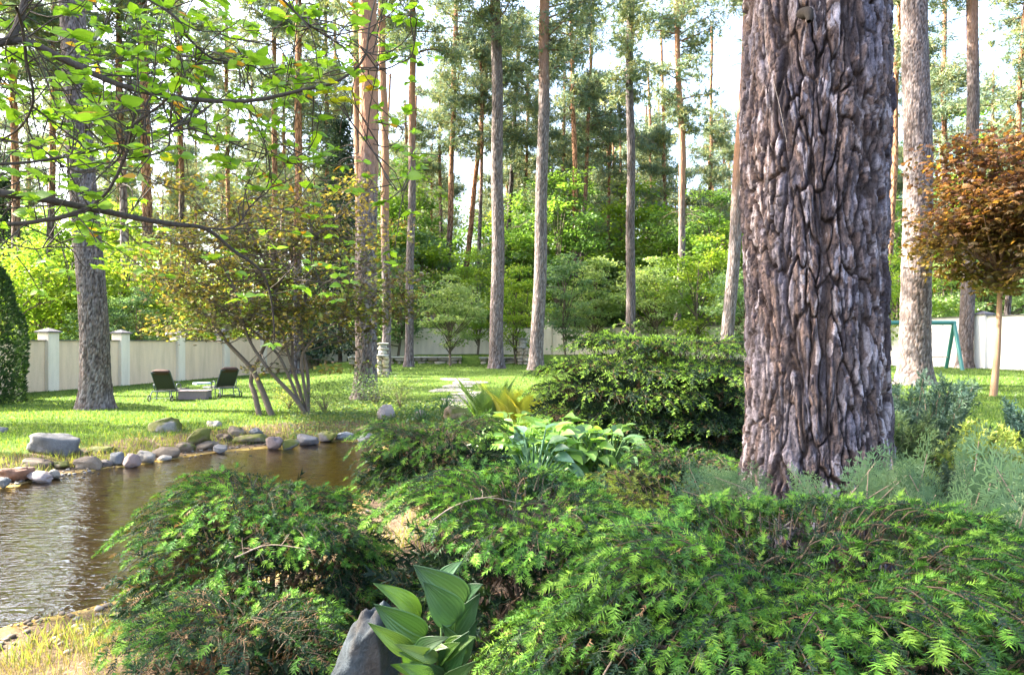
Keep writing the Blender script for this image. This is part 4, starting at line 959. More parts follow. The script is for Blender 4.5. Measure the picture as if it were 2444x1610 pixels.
    patch = fbm(newT[:, 0] * 4 / sz ** .5, newT[:, 1] * 4 / sz ** .5, 0, seed + 2, 2); k &= (patch > -.2) | (r.random(len(k)) < .35)
    oldT = np.concatenate([oldT, newT[~k]]); oldD = np.concatenate([oldD, newD[~k]]); oldU = np.concatenate([oldU, newU[~k]])
    newT, newD, newU, newS = newT[k], newD[k], newU[k], newS[k]; ko = r.random(len(oldT)) < .6; oldT, oldD, oldU = oldT[ko], oldD[ko], oldU[ko]
    mbN, mbO = MB(), MB(); NP, OP = (NEW_N, OLD_N) if near else (NEW_F, OLD_F)
    which = r.integers(0, len(NP), len(newT)); R = spin(basis(newD, (0, 0, 1)), r.normal(size=len(newT)) * .22)
    yl = np.array([(.34, .33, .06)])
    for q in range(len(NP)):
        m = which == q; n = m.sum(); V, F = stamp(NP[q], R[m], newT[m], newS[m]); c = (NG[r.integers(0, 4, n)] * (1 - yellow) + yl * yellow) * bright * (1 + .45 * fbm(newT[m][:, 0] * 3, newT[m][:, 1] * 3, newT[m][:, 2] * 3, seed + 8, 2))[:, None]; mbN.add(V, F, c * r.uniform(.8, 1.2, (n, 1)))
    which = r.integers(0, len(OP), len(oldT)); R = spin(basis(oldD, (0, 0, 1)), r.normal(size=len(oldT)) * .5); S = sz * r.uniform(.8, 1.15, len(oldT))
    dead = r.random(len(oldT)) < brown
    for q in range(len(OP)):
        m = which == q; n = m.sum(); V, F = stamp(OP[q], R[m], oldT[m], S[m]); c = OG[r.integers(0, 4, n)]; c = np.where(dead[m][:, None], np.array([.20, .12, .06]), c); mbO.add(V, F, c * r.uniform(.8, 1.25, (n, 1)))
    # dense inside of older twigs, coloured darker to paint in the interior shade
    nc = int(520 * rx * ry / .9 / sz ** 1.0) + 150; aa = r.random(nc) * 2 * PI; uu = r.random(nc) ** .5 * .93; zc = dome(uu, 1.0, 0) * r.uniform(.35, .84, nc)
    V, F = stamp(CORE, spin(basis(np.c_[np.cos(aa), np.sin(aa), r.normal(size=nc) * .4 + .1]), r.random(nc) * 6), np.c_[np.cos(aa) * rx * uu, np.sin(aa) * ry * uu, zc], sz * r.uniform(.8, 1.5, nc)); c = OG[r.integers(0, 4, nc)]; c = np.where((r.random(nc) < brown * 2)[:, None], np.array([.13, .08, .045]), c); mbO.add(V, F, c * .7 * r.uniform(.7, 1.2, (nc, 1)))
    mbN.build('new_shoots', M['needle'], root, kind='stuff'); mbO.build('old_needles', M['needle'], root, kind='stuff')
    # bare brown interior twigs and litter
    n = int(50 * nb / 100) + 20
    for q in range(n):
        a = r.random() * 2 * PI; u = r.random() ** .5 * .85; p = np.array([math.cos(a) * rx * u, math.sin(a) * ry * u, H * r.uniform(.05, .75) * (1 - .4 * u)]); e = p + norm(r.normal(size=3)) * r.uniform(.08, .28) * sz
        V, F = tube(curve([p, (p + e) / 2 + r.normal(size=3) * .02, e], 4), np.linspace(.0035, .0012, 4) * sz, 4); wood.add(V, F, (.24, .15, .10))
    for q in range(7):
        a = q / 7 * 2 * PI; e = np.array([math.cos(a) * rx * .6, math.sin(a) * ry * .6, H * .62]); V, F = tube(curve([(0, 0, -.05), e * (.35, .35, .6), e], 8), np.linspace(.022, .008, 8) * sz, 6); wood.add(V, F, (.14, .10, .075))
    wood.build('branches', M['twig'], root, True); return root
mound('nest_spruce', 'largest spreading nest spruce filling the right foreground under the giant trunk', X_(1835, 2.75), 2.70, .98, .84, .25, .98, 330, 21, edge=.34)
mound('nest_spruce', 'nest spruce mound with shady hollow above the near hosta', X_(1250, 3.3), 3.3, .58, .46, .25, 1.0, 130, 22, edge=.5, skirt=.12)
mound('nest_spruce', 'leaning nest spruce reaching out over the pond at the left', X_(645, 3.75), 3.75, .60, .56, .1, 1.07, 150, 23, edge=.3, brown=.12, newfrac=.62)
mound('nest_spruce', 'low dark spruce clump below the leaning one at the bottom left', X_(580, 2.75), 2.75, .36, .30, .05, .66, 75, 24, edge=.5, brown=.15, newfrac=.45)
mound('nest_spruce', 'small nest spruce between the pond and the pale hosta bed', X_(1040, 6.3), 6.3, .56, .5, .2, 1.14, 110, 25, bright=.72, edge=.4, sz=1.15, step=.055)
mound('spruce_mound', 'big layered spruce mound left of the giant trunk', X_(1535, 9.2), 9.2, 1.36, 1.3, .1, 1.86, 330, 26, False, 1.45, yellow=.2, bright=1.4, terr=.30, skirt=.9, edge=.24, tiers=(.35, .5, .65, .8, 1, 1, 1), step=.048, lobes=.10)
mound('spruce_mound', 'upper back part spruce against the giant trunk', X_(1655, 8.6), 8.6, .75, .7, .1, 1.70, 120, 27, False, 1.45, yellow=.18, bright=1.35, terr=.28, skirt=.9, edge=.28, tiers=(.4, .6, .8, 1, 1))
mound('nest_spruce', 'flat spruce with sunlit yellow put into its colour, behind the foreground mounds', X_(1590, 4.6), 4.55, .55, .42, .25, .76, 75, 28, edge=.6, yellow=.45, brown=.15, step=.05)  # the yellow mix paints the band of sunlight into the shoots
mound('nest_spruce', 'dark low spruce at the left foot of the giant trunk', X_(1640, 6.1), 6.0, .55, .4, .25, .80, 60, 29, edge=.5, newfrac=.5, sz=1.1, step=.055)

# ------------------------------------------------------------------ false cypress sprays and junipers
def spray(seed, depth=2):
    """flat fan of branchlets pointing +y, unit length 1"""
    r = np.random.default_rng(seed); V = []; F = []; W = []
    def strip(a, b, w, nrm=(0, 0, 1)):
        d = norm(b - a); s = norm(np.cross(d, nrm)) * w; k = len(V); V.extend([a - s, a + s, b + s * .4, b - s * .4]); F.append([k, k + 1, k + 2, k + 3])
    def branch(p, d, L, lev):
        n = max(3, int(L / (.12 if lev == 0 else .125)))
        for i in range(n):
            t = (i + .7) / n; q = p + d * L * t + np.array([0, 0, -.10 * L * t * t])
            for sg in (-1, 1):
                c, s = math.cos(.72), math.sin(.72) * sg; d2 = norm(np.array([d[0] * c - d[1] * s, d[0] * s + d[1] * c, d[2] - .06 + .12 * r.normal()])); l = L * (.50 if lev == 0 else .36) * (1 - t) ** .75 * r.uniform(.7, 1.15) + .03
                if lev < depth - 1 and l > .09: branch(q, d2, l, lev + 1)
                else: strip(q, q + d2 * l, .0095)
        e = p + d * L + np.array([0, 0, -.10 * L])
        if lev == 0: W.append((p, e))
        strip(p, e, .006)
    branch(np.zeros(3), np.array([0, 1.0, 0]), 1.0, 0); return np.array(V), np.array(F)
SPR = [spray(s, 3) for s in (1, 2, 3)]
def cypress(name, label, items, cols, seed, cat='false cypress'):
    """items: (px,py,Y, length, lean) sprays: base points and an upward-outward direction"""
    r = np.random.default_rng(seed); cx = np.array([X_(items[0][0], items[0][2]), items[0][2], 0.0]); cx[2] = gz(cx[0], cx[1]); root = thing(name, label, cat, tuple(cx)); mb, wd = MB(), MB()
    for px, py, Y, L, ang in items:
        p = PT(px, py, Y)
        for q in range(2):
            a2 = ang + .28 * r.normal(); L_ = L; L = L; d = norm(np.array([math.sin(a2), -.10 - .2 * r.random(), math.cos(a2)])); R = spin(basis(d[None], (0, -1, .25)), np.array([.35 * r.normal()])); pp = p + r.normal(size=3) * (.05, .09, .04); l = L * r.uniform(.95, 1.4)
            V, F = stamp(SPR[r.integers(0, 3)], R, pp[None], np.array([l])); c = cols[r.integers(0, len(cols))]; mb.add(V - cx, F, np.array(c) * r.uniform(.85, 1.2)); V, F = tube(curve([pp - d * l * .4 + [0, 0, -.05], pp, pp + d * l * .72 + R[0][:, 2] * (-.02 * l)], 8), np.linspace(.005, .0018, 8), 5); wd.add(V - cx, F, (.40, .29, .22))
        V, F = tube(curve([(p[0] + .1 * r.normal(), p[1] + .15, cx[2]), p * (1, 1, .6) + (0, .05, 0), p], 7), np.linspace(.010, .005, 7), 5); wd.add(V - cx, F, (.20, .14, .11))
    mb.build('sprays', M['needle'], root, kind='stuff'); wd.build('stems', M['twig'], root, True); return root
CY_ = [(.13, .22, .11), (.18, .28, .13), (.10, .18, .10), (.24, .33, .17)]
cypress('false_cypress', 'feathery blue-green spray bush against the foot of the giant trunk', [(2022, 1190, 3.5, .30, 0.0), (1960, 1215, 3.5, .2, -.5), (2080, 1200, 3.5, .22, .5), (2020, 1230, 3.4, .2, .1), (2110, 1235, 3.4, .22, .7), (2060, 1250, 3.3, .2, .2)], CY_, 3)
cypress('false_cypress', 'blue-green feathery bush low at the left of the giant trunk', [(1760, 1160, 4.0, .26, -1.0), (1735, 1200, 4.0, .24, -.9), (1790, 1205, 3.9, .22, -.7), (1825, 1215, 3.9, .2, -.5), (1680, 1150, 4.3, .24, -1.1)], CY_, 4)
r = np.random.default_rng(14)
cypress('false_cypress', 'big pale blue-green feathery bush at the right edge', [(2245, 1250, 3.3, .34, -.35), (2305, 1165, 3.6, .26, .15), (2410, 1290, 3.1, .40, .0), (2340, 1260, 3.2, .30, .1), (2200, 1260, 3.4, .26, -.7), (2395, 1350, 2.9, .34, .15), (2290, 1330, 3.0, .28, -.2), (2440, 1230, 3.4, .3, .3), (2380, 1200, 3.6, .28, .1), (2240, 1310, 3.1, .22, -.6), (2330, 1390, 2.8, .26, -.1), (2440, 1400, 2.8, .3, .2), (2170, 1200, 3.7, .24, -.3), (2460, 1320, 3.0, .34, .1), (2480, 1460, 2.7, .3, .0), (2290, 1230, 3.5, .25, 0), (2360, 1310, 3.1, .3, -.1)] , CY_, 5)
def juniper(name, label, px, py, Y, n, L, spread, cols, seed, cat='juniper', up=1.0, leaf=.03):
    """upright plumes fanning from one foot"""
    r = np.random.default_rng(seed); b = PT(px, py, Y); b[2] = gz(b[0], b[1]); root = thing(name, label, cat, tuple(b)); wd = MB(); T, dd = [], []
    zt = CAM_H - (py - CY) / FPX * Y - b[2]
    for i in range(n):
        a = r.uniform(-1, 1) * spread; a2 = r.uniform(-1, 1) * spread * .8; d = norm(np.array([math.sin(a), math.sin(a2), up * math.cos(a)])); l = L * r.uniform(.6, 1.1)
        c = curve([(0, 0, 0), d * l * .5 + r.normal(size=3) * .04, d * l + [0, 0, .05 * l]], 14); V, F = tube(c, np.linspace(.016, .003, 14), 5); wd.add(V, F, (.12, .09, .07))
        for q in range(4, 14):
            m = 9; s = (1 - q / 16); T.append(c[q] + r.normal(size=(m, 3)) * .07 * L * s); dd.append(norm(d + r.normal(size=(m, 3)) * .45))
    T = np.concatenate(T); dd = np.concatenate(dd); k = len(T); pr = shoot_proto(12, .10, .035, .005, 5, .9)
    V, F = stamp(pr, spin(basis(dd), r.random(k) * 6), T, r.uniform(.7, 1.4, k) * leaf / .03 * .9); cols = np.asarray(cols)
    MB().add(V, F, cols[r.integers(0, len(cols), k)] * r.uniform(.75, 1.25, (k, 1))).build('foliage', M['needle'], root, kind='stuff'); wd.build('stems', M['twig'], root, True)
JC = [(.050, .095, .070), (.038, .075, .060), (.065, .11, .07)]
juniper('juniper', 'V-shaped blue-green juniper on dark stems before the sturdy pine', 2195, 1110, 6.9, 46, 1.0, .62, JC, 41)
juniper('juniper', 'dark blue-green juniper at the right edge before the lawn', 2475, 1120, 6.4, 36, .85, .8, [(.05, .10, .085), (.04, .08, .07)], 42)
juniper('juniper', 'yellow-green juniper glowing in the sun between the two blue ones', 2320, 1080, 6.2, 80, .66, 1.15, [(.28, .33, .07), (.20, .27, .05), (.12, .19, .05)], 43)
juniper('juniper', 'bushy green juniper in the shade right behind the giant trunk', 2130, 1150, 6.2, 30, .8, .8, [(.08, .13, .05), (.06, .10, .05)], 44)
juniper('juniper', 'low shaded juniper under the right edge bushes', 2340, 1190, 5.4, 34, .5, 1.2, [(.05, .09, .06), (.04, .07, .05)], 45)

# ------------------------------------------------------------------ big-leaved plants
def blade(n=9, m=7, w=.62, cup=.18, droop=.35, ribs=0, tipp=1.0):
    """ovate leaf blade, unit length along +y"""
    t = np.linspace(0, 1, n); s = np.linspace(-1, 1, m); S, T_ = np.meshgrid(s, t); prof = w * .5 * np.sin(PI * T_ ** .72) ** .85 * (1 - .25 * T_) * 1.15
    X = S * prof; Z = cup * np.abs(S) ** 1.5 * prof * 2 - droop * T_ ** 2 * .6
    if ribs: Z = Z + .012 * np.cos(S * ribs * PI)
    return np.stack([X, T_ * (1 - .1 * droop), Z], -1).reshape(-1, 3), grid_faces(m, n)
HL = [blade(7, 9, .66, .16, dr, 0) for dr in (.3, .6, .9)]
def hosta(cx, cy, n, L, label, cols, seed, px_bias=None, upright=.9, leaf_scale=(.7, 1.1), col_last=None):
    r = np.random.default_rng(seed); z = gz(cx, cy); root = thing('hosta', label, 'hosta', (cx, cy, z), 0, 'hosta clumps')
    pet = MB()
    for i in range(n):
        a = i * 2.4 + r.normal() * .3; k = (i + .5) / n; tilt = (.15 + .95 * k) / upright; d = np.array([math.cos(a) * math.sin(tilt), math.sin(a) * math.sin(tilt), math.cos(tilt)]); h = L * r.uniform(.8, 1.1) * (1.1 - .35 * k)
        tip = d * h; c = curve([(0, 0, 0), d * h * .5 + [0, 0, .06 * h], tip], 7); V, F = tube(c, np.linspace(.007, .0045, 7) * L / .3, 5); pet.add(V, F, np.array(cols[0]) * 1.1)
        bd = norm(np.array([math.cos(a), math.sin(a), .55 - 1.0 * k])); l = L * .40 * r.uniform(*leaf_scale); R = spin(basis(bd[None], (0, 0, 1)), np.array([.35 * r.normal()]))
        V, F = stamp(HL[r.integers(0, 3)], R, tip[None] - bd * l * .03, np.array([l])); col = np.array(cols[r.integers(0, len(cols))]) * r.uniform(.85, 1.15)
        MB().add(V, F, col).build('leaf', M['broad_leaf'], root, True)
    pet.build('stalks', M['broad_leaf'], root, True); return root
hx, hy = X_(1062, 2.35), 2.35
r = np.random.default_rng(3)
# near hosta, its large leaves set one by one
zroot = .34; root = thing('hosta', 'large dark ribbed hosta in the foreground beside the slate rock', 'hosta', (hx, hy, zroot), 0, 'hosta clumps'); pet = MB()
near_leaves = [ # tip of stalk px,py  blade end px,py  depth, width factor, roll, colour
 ((1090, 1480), (1025, 1405), 2.25, .62, .5, (.05, .12, .045)), ((1000, 1480), (925, 1385), 2.3, .42, -1.0, (.10, .20, .03)), ((1110, 1440), (1000, 1365), 2.5, .6, .8, (.045, .10, .04)), ((1110, 1430), (1130, 1395), 2.55, .55, .2, (.04, .10, .045)),
 ((1015, 1520), (905, 1460), 2.2, .52, .9, (.05, .12, .03)), ((985, 1555), (895, 1500), 2.15, .35, .6, (.11, .20, .04)), ((1045, 1570), (960, 1545), 2.05, .3, .7, (.12, .2, .05)), ((1060, 1600), (1100, 1530), 2.1, .5, -.5, (.05, .13, .04)), ((1030, 1620), (975, 1590), 2.0, .4, .3, (.07, .15, .04)),
 ((1080, 1520), (1130, 1440), 2.3, .5, -.7, (.045, .11, .04)), ((1050, 1410), (1075, 1340), 2.6, .5, 1.0, (.06, .14, .07)), ((1100, 1580), (1125, 1500), 2.25, .3, -.2, (.06, .13, .05)), ((1000, 1600), (1010, 1530), 2.1, .35, .9, (.08, .17, .04))]
for q in range(12):
    bx_, by_ = r.uniform(985, 1110), r.uniform(1530, 1640); a_ = r.uniform(-1.3, 1.3); L_ = r.uniform(45, 85)
    near_leaves.append(((bx_, by_), (bx_ + L_ * math.sin(a_), by_ - L_ * .75 * math.cos(a_)), 2.05 + .25 * r.random(), r.uniform(.3, .5), r.uniform(-.9, .9), [(.05, .12, .04), (.08, .17, .04), (.11, .21, .04)][q % 3]))
for (a, b, Yd, wf, roll, col) in near_leaves:
    pa = PT(*a, Yd + .03); pb = PT(*b, Yd - .06); d = pb - pa; l = np.linalg.norm(d) * 1.25; R = spin(basis(d[None], norm(np.array([0, -.75, .6]))), np.array([roll * .6]))
    V, F = stamp(blade(14, 25, .75, .12, .35, 9), R, pa[None], np.array([[l * wf * 1.0, l * .84, l]])); MB().add(V - [hx, hy, zroot], F, col).build('leaf', M['broad_leaf'], root, True)
    c = curve([(hx + .03 * r.normal(), hy + .03 * r.normal(), zroot - .02), (pa * .5 + np.array([hx, hy, zroot]) * .5) + [0, 0, .03], pa + d * .03], 10); V, F = tube(c, np.linspace(.0055, .004, 10), 6); pet.add(V - [hx, hy, zroot], F, (.08, .15, .03))
for i in range(26):
    a = r.normal(size=2) * .05; V, F = tube(curve([(a[0] * .5, a[1] * .5, 0), (a[0], a[1] - .03, .15), (a[0] * 2.2, a[1] * 2.2 - .05, .3 + .08 * r.random())], 7), np.linspace(.004, .0015, 7), 5); pet.add(V, F, (.10, .16, .03) if i % 2 else (.2, .2, .05))
pet.build('stalks', M['broad_leaf'], root, True)
LG = [(.18, .33, .06), (.15, .29, .06), (.21, .36, .07), (.17, .31, .08)]
hl = ['pale hosta clump at the pond end of the hosta bed', 'light green hosta clump second from the pond', 'tallest light hosta clump in the middle of the bed', 'hosta clump in front of the middle with bluish leaves', 'hosta clump toward the giant trunk', 'last hosta clump at the shaded right end of the bed', 'bright hosta clump at the back of the bed under the fern', 'hosta clump at the back centre of the bed', 'small bluish hosta leaf clump at the front of the bed']
for i, (px, py, cols) in enumerate([(1195, 1120, LG), (1245, 1135, LG), (1300, 1140, LG), (1275, 1165, [(.10, .20, .12), (.12, .22, .10)]), (1380, 1140, LG), (1450, 1135, [(.09, .18, .07), (.11, .20, .07)]), (1225, 1085, [(.24, .38, .07), (.20, .33, .07)]), (1330, 1100, LG), (1225, 1180, [(.12, .22, .15)])]):
    x, y = on_ground_px(px, py + 20); hosta(x, y, 52 if i < 8 else 12, .56 if i < 8 else .3, hl[i], cols, 60 + i)
dg = [(.05, .12, .03), (.04, .10, .03)]
for px, py, lab in ((1008, 1010, 'dark green leafy clump left of the boulder by the path'), (1062, 985, 'taller dark green leafy clump by the path and the boulder')):
    x, y = on_ground_px(px, py); hosta(x, y, 34, .42, lab, dg, px, leaf_scale=(.5, .8))

# ferns
def fern(px, py, L, n, label, cols, seed, turn=(0, 2 * PI)):
    x, y = X_(px, py), py; r = np.random.default_rng(seed); z = gz(x, y); root = thing('fern', label, 'fern', (x, y, z), 0, 'ferns by the path')
    for i in range(n):
        a = turn[0] + (turn[1] - turn[0]) * (i + r.random() * .5) / n; o = np.array([math.cos(a), math.sin(a), 0]); l = L * r.uniform(.8, 1.1); t = np.linspace(0, 1, 22); lean = r.uniform(.30, .5)
        P = o * (l * lean * t ** 1.6)[:, None] + np.c_[np.zeros(22), np.zeros(22), l * (t - .16 * t ** 3)]; V, F = tube(P, np.linspace(.008, .002, 22), 5); col = np.array(cols[r.integers(0, len(cols))]); mb = MB().add(V, F, col)
        side = np.array([-o[1], o[0], 0]); tang = norm(np.gradient(P, axis=0))
        k = np.repeat(np.linspace(.12, .99, 34), 2); sg = np.tile([1, -1], 34); pos = np.stack([np.interp(k, t, P[:, q]) for q in range(3)], 1); tg = np.stack([np.interp(k, t, tang[:, q]) for q in range(3)], 1)
        ll = l * .17 * np.sin(PI * np.clip(k, .05, .97) ** .8) + .012; d = norm(side[None] * sg[:, None] + tg * .55 - o * .1); R = basis(d, o + np.array([0, 0, .4]))
        lf = np.array([[-.07, 0, 0], [.07, 0, 0], [.09, .4, .03], [0, 1, -.05], [-.09, .4, .03]]); V, F = stamp((lf, np.array([[0, 1, 2, 3, 4]])), R, pos, ll); mb.add(V, F, col * r.uniform(.85, 1.15)); mb.build('frond', M['thin_leaf'], root)
GF = [(.11, .20, .05), (.09, .17, .05)]; SUN_YF = [(.42, .42, .05), (.34, .38, .05), (.5, .46, .08)]  # the yellow frond colours have the sun's glow put into them
fern(1165, 10.4, 1.25, 13, 'green shuttlecock fern at the left of the fern group', GF, 1); fern(1222, 10.3, 1.15, 13, 'fern with sunlit yellow put into its colour, in the middle of the fern group', SUN_YF, 2); fern(1268, 10.0, 1.0, 10, 'fern coloured sunlit yellow, partly hidden by the big spruce mound', SUN_YF, 3); fern(1205, 11.5, 1.3, 9, 'yellow-green fern behind the middle one', [(.25, .33, .05)], 4)

# small loose shrubs at the thick pine's foot, ground cover
def small_bush(px, py, W, H, n, leaf, cols, label, seed):
    x, y = on_ground_px(px, py); r = np.random.default_rng(seed); root = thing('bush', label, 'bush', (x, y, gz(x, y))); T = []; wd = MB()
    for k in range(26):
        e = np.array([r.normal() * W * .28, r.normal() * W * .28, H * r.uniform(.35, 1)]); V, F = tube(curve([(0, 0, 0), e * (.4, .4, .6), e], 6), np.linspace(.008, .002, 6), 4); wd.add(V, F, (.15, .12, .08)); T.append(e + r.normal(size=(n // 26, 3)) * (.14, .14, .12) * W)
    T = np.concatenate(T); T[:, 2] = np.maximum(T[:, 2], .03); k = len(T); V, F = stamp(RH, spin(basis(r.normal(size=(k, 3)) * (1, 1, .4)), r.normal(size=k) * .6), T, leaf * r.uniform(.6, 1.3, k)); cols = np.asarray(cols)
    MB().add(V, F, cols[r.integers(0, len(cols), k)] * r.uniform(.75, 1.25, (k, 1))).build('leaves', M['thin_leaf'], root, kind='stuff'); wd.build('stems', M['twig'], root, True)
small_bush(895, 965, 1.3, .85, 1500, .06, [(.10, .17, .08), (.08, .14, .06)], 'grey-green bush hugging the foot of the thick pond pine', 1)
small_bush(955, 975, 1.2, .75, 1300, .055, [(.17, .22, .09), (.13, .18, .07)], 'lighter loose bush right of the thick pond pine', 2)
small_bush(775, 985, 1.1, .7, 900, .055, [(.12, .18, .07)], 'thin loose bush in the grass right of the bronze shrub', 3)
small_bush(1165, 1010, .6, .35, 600, .045, [(.14, .2, .12), (.18, .24, .15)], 'small grey-green bush beside the blue-grey stone', 4)
small_bush(690, 975, .9, .5, 700, .05, [(.22, .24, .06)], 'yellowish low growth between the bronze shrub stems', 5)
# ground cover by the shaded pond end
n = 9000; px = rng.uniform(690, 1180, n); py = rng.uniform(965, 1045, n); Y = np.clip(1.85 * FPX / (py - CY), 9, 22); X = X_(px, Y); dd_ = pond_sdf(X, Y); k = dd_ > .1; X, Y = X[k], Y[k]; n = len(X)
V, F = stamp(RH, spin(basis(rng.normal(size=(n, 3)) * (1, 1, .5) + (0, 0, .3)), rng.normal(size=n)), np.c_[X, Y, ground(X, Y) + rng.random(n) * .12], .055 * rng.uniform(.5, 1.4, n))
o = MB().add(V, F, np.array([(.10, .17, .09), (.13, .19, .10), (.08, .13, .05), (.18, .20, .07)])[rng.integers(0, 4, n)]).build('ground_cover', M['thin_leaf'], kind='stuff'); o['label'] = 'low grey-green ground cover behind the shaded end of the pond'

# lawn grass blades
def blades(n, x, y, h, cols, name, label, w=.006):
    z = ground(x, y); r = rng; d = pond_sdf(x, y); k = d > .15; x, y, z = x[k], y[k], z[k]; n = len(x); hh = h * r.uniform(.5, 1.4, n); a = r.random(n) * 2 * PI; wv = w * (1 + y / 14.0)
    b = np.stack([np.cos(a) * wv, np.sin(a) * wv, np.zeros(n)], 1); base = np.c_[x, y, z - .01]; tip = base + np.c_[r.normal(size=(n, 2)) * hh[:, None] * .4, hh + .01]
    V = np.stack([base - b, base + b, tip], 1).reshape(-1, 3); F = np.arange(3 * n).reshape(-1, 3); cols = np.asarray(cols)
    o = MB().add(V, F, cols[r.integers(0, len(cols), n)] * r.uniform(.7, 1.3, (n, 1))).build(name, M['thin_leaf'], kind='stuff'); o['label'] = label; return o
n = 100000; py = 862 + 190 * rng.random(n) ** 1.2; px = rng.uniform(-30, 2480, n); Y = np.clip(CAM_H * FPX / (py - CY) * .93, 8, 42); X = X_(px, Y)
keep = (X < -1.2) | (Y > 12.5); keep &= rng.random(n) < np.clip(.25 + .9 * (pond_sdf(X, Y) - 1.1) / 1.6 + .5 * fbm(X * .7, Y * .7, 0, 88, 3), .05, 1)
blades(0, X[keep], Y[keep], .055, [(.12, .20, .035), (.085, .16, .025), (.17, .23, .05), (.07, .13, .03)], 'grass', 'short lawn grass with lighter and darker patches')
n = 22000; ii = rng.integers(0, len(pond), n); pp = pond[ii] + rng.normal(0, .8, (n, 2)); m = pp[:, 1] > 4
blades(0, pp[m][:, 0], pp[m][:, 1], .11, [(.15, .18, .045), (.20, .17, .07), (.11, .15, .035)], 'bank_grass', 'sparse tufts of taller yellowish grass on the pond bank', .004)
n = 7000; X = rng.uniform(-3.6, -1.2, n); Y = rng.uniform(2.4, 5.0, n)
blades(0, X, Y, .07, [(.20, .155, .08), (.15, .115, .06), (.13, .14, .045)], 'dry_grass', 'dry straw coloured grass and litter on the near bank', .0022)
# needle and leaf litter under the mounds
n = 14000; X = rng.uniform(-2.6, 3.2, n); Y = rng.uniform(1.3, 8.0, n); k = pond_sdf(X, Y) > .1; X, Y = X[k], Y[k]; n = len(X)
V, F = stamp((np.array([[-.05, 0, 0], [.05, 0, 0], [0, 1, .1]]), np.array([[0, 1, 2]])), basis(np.c_[rng.normal(size=(n, 2)), .15 * rng.normal(size=n)]), np.c_[X, Y, ground(X, Y) + .006], .045 * rng.uniform(.4, 1.5, n))
o = MB().add(V, F, np.array([(.25, .14, .08), (.16, .10, .06), (.36, .25, .16)])[rng.integers(0, 3, n)]).build('needle_litter', M['twig'], kind='stuff'); o['label'] = 'brown fallen needles and twigs under the spruces'

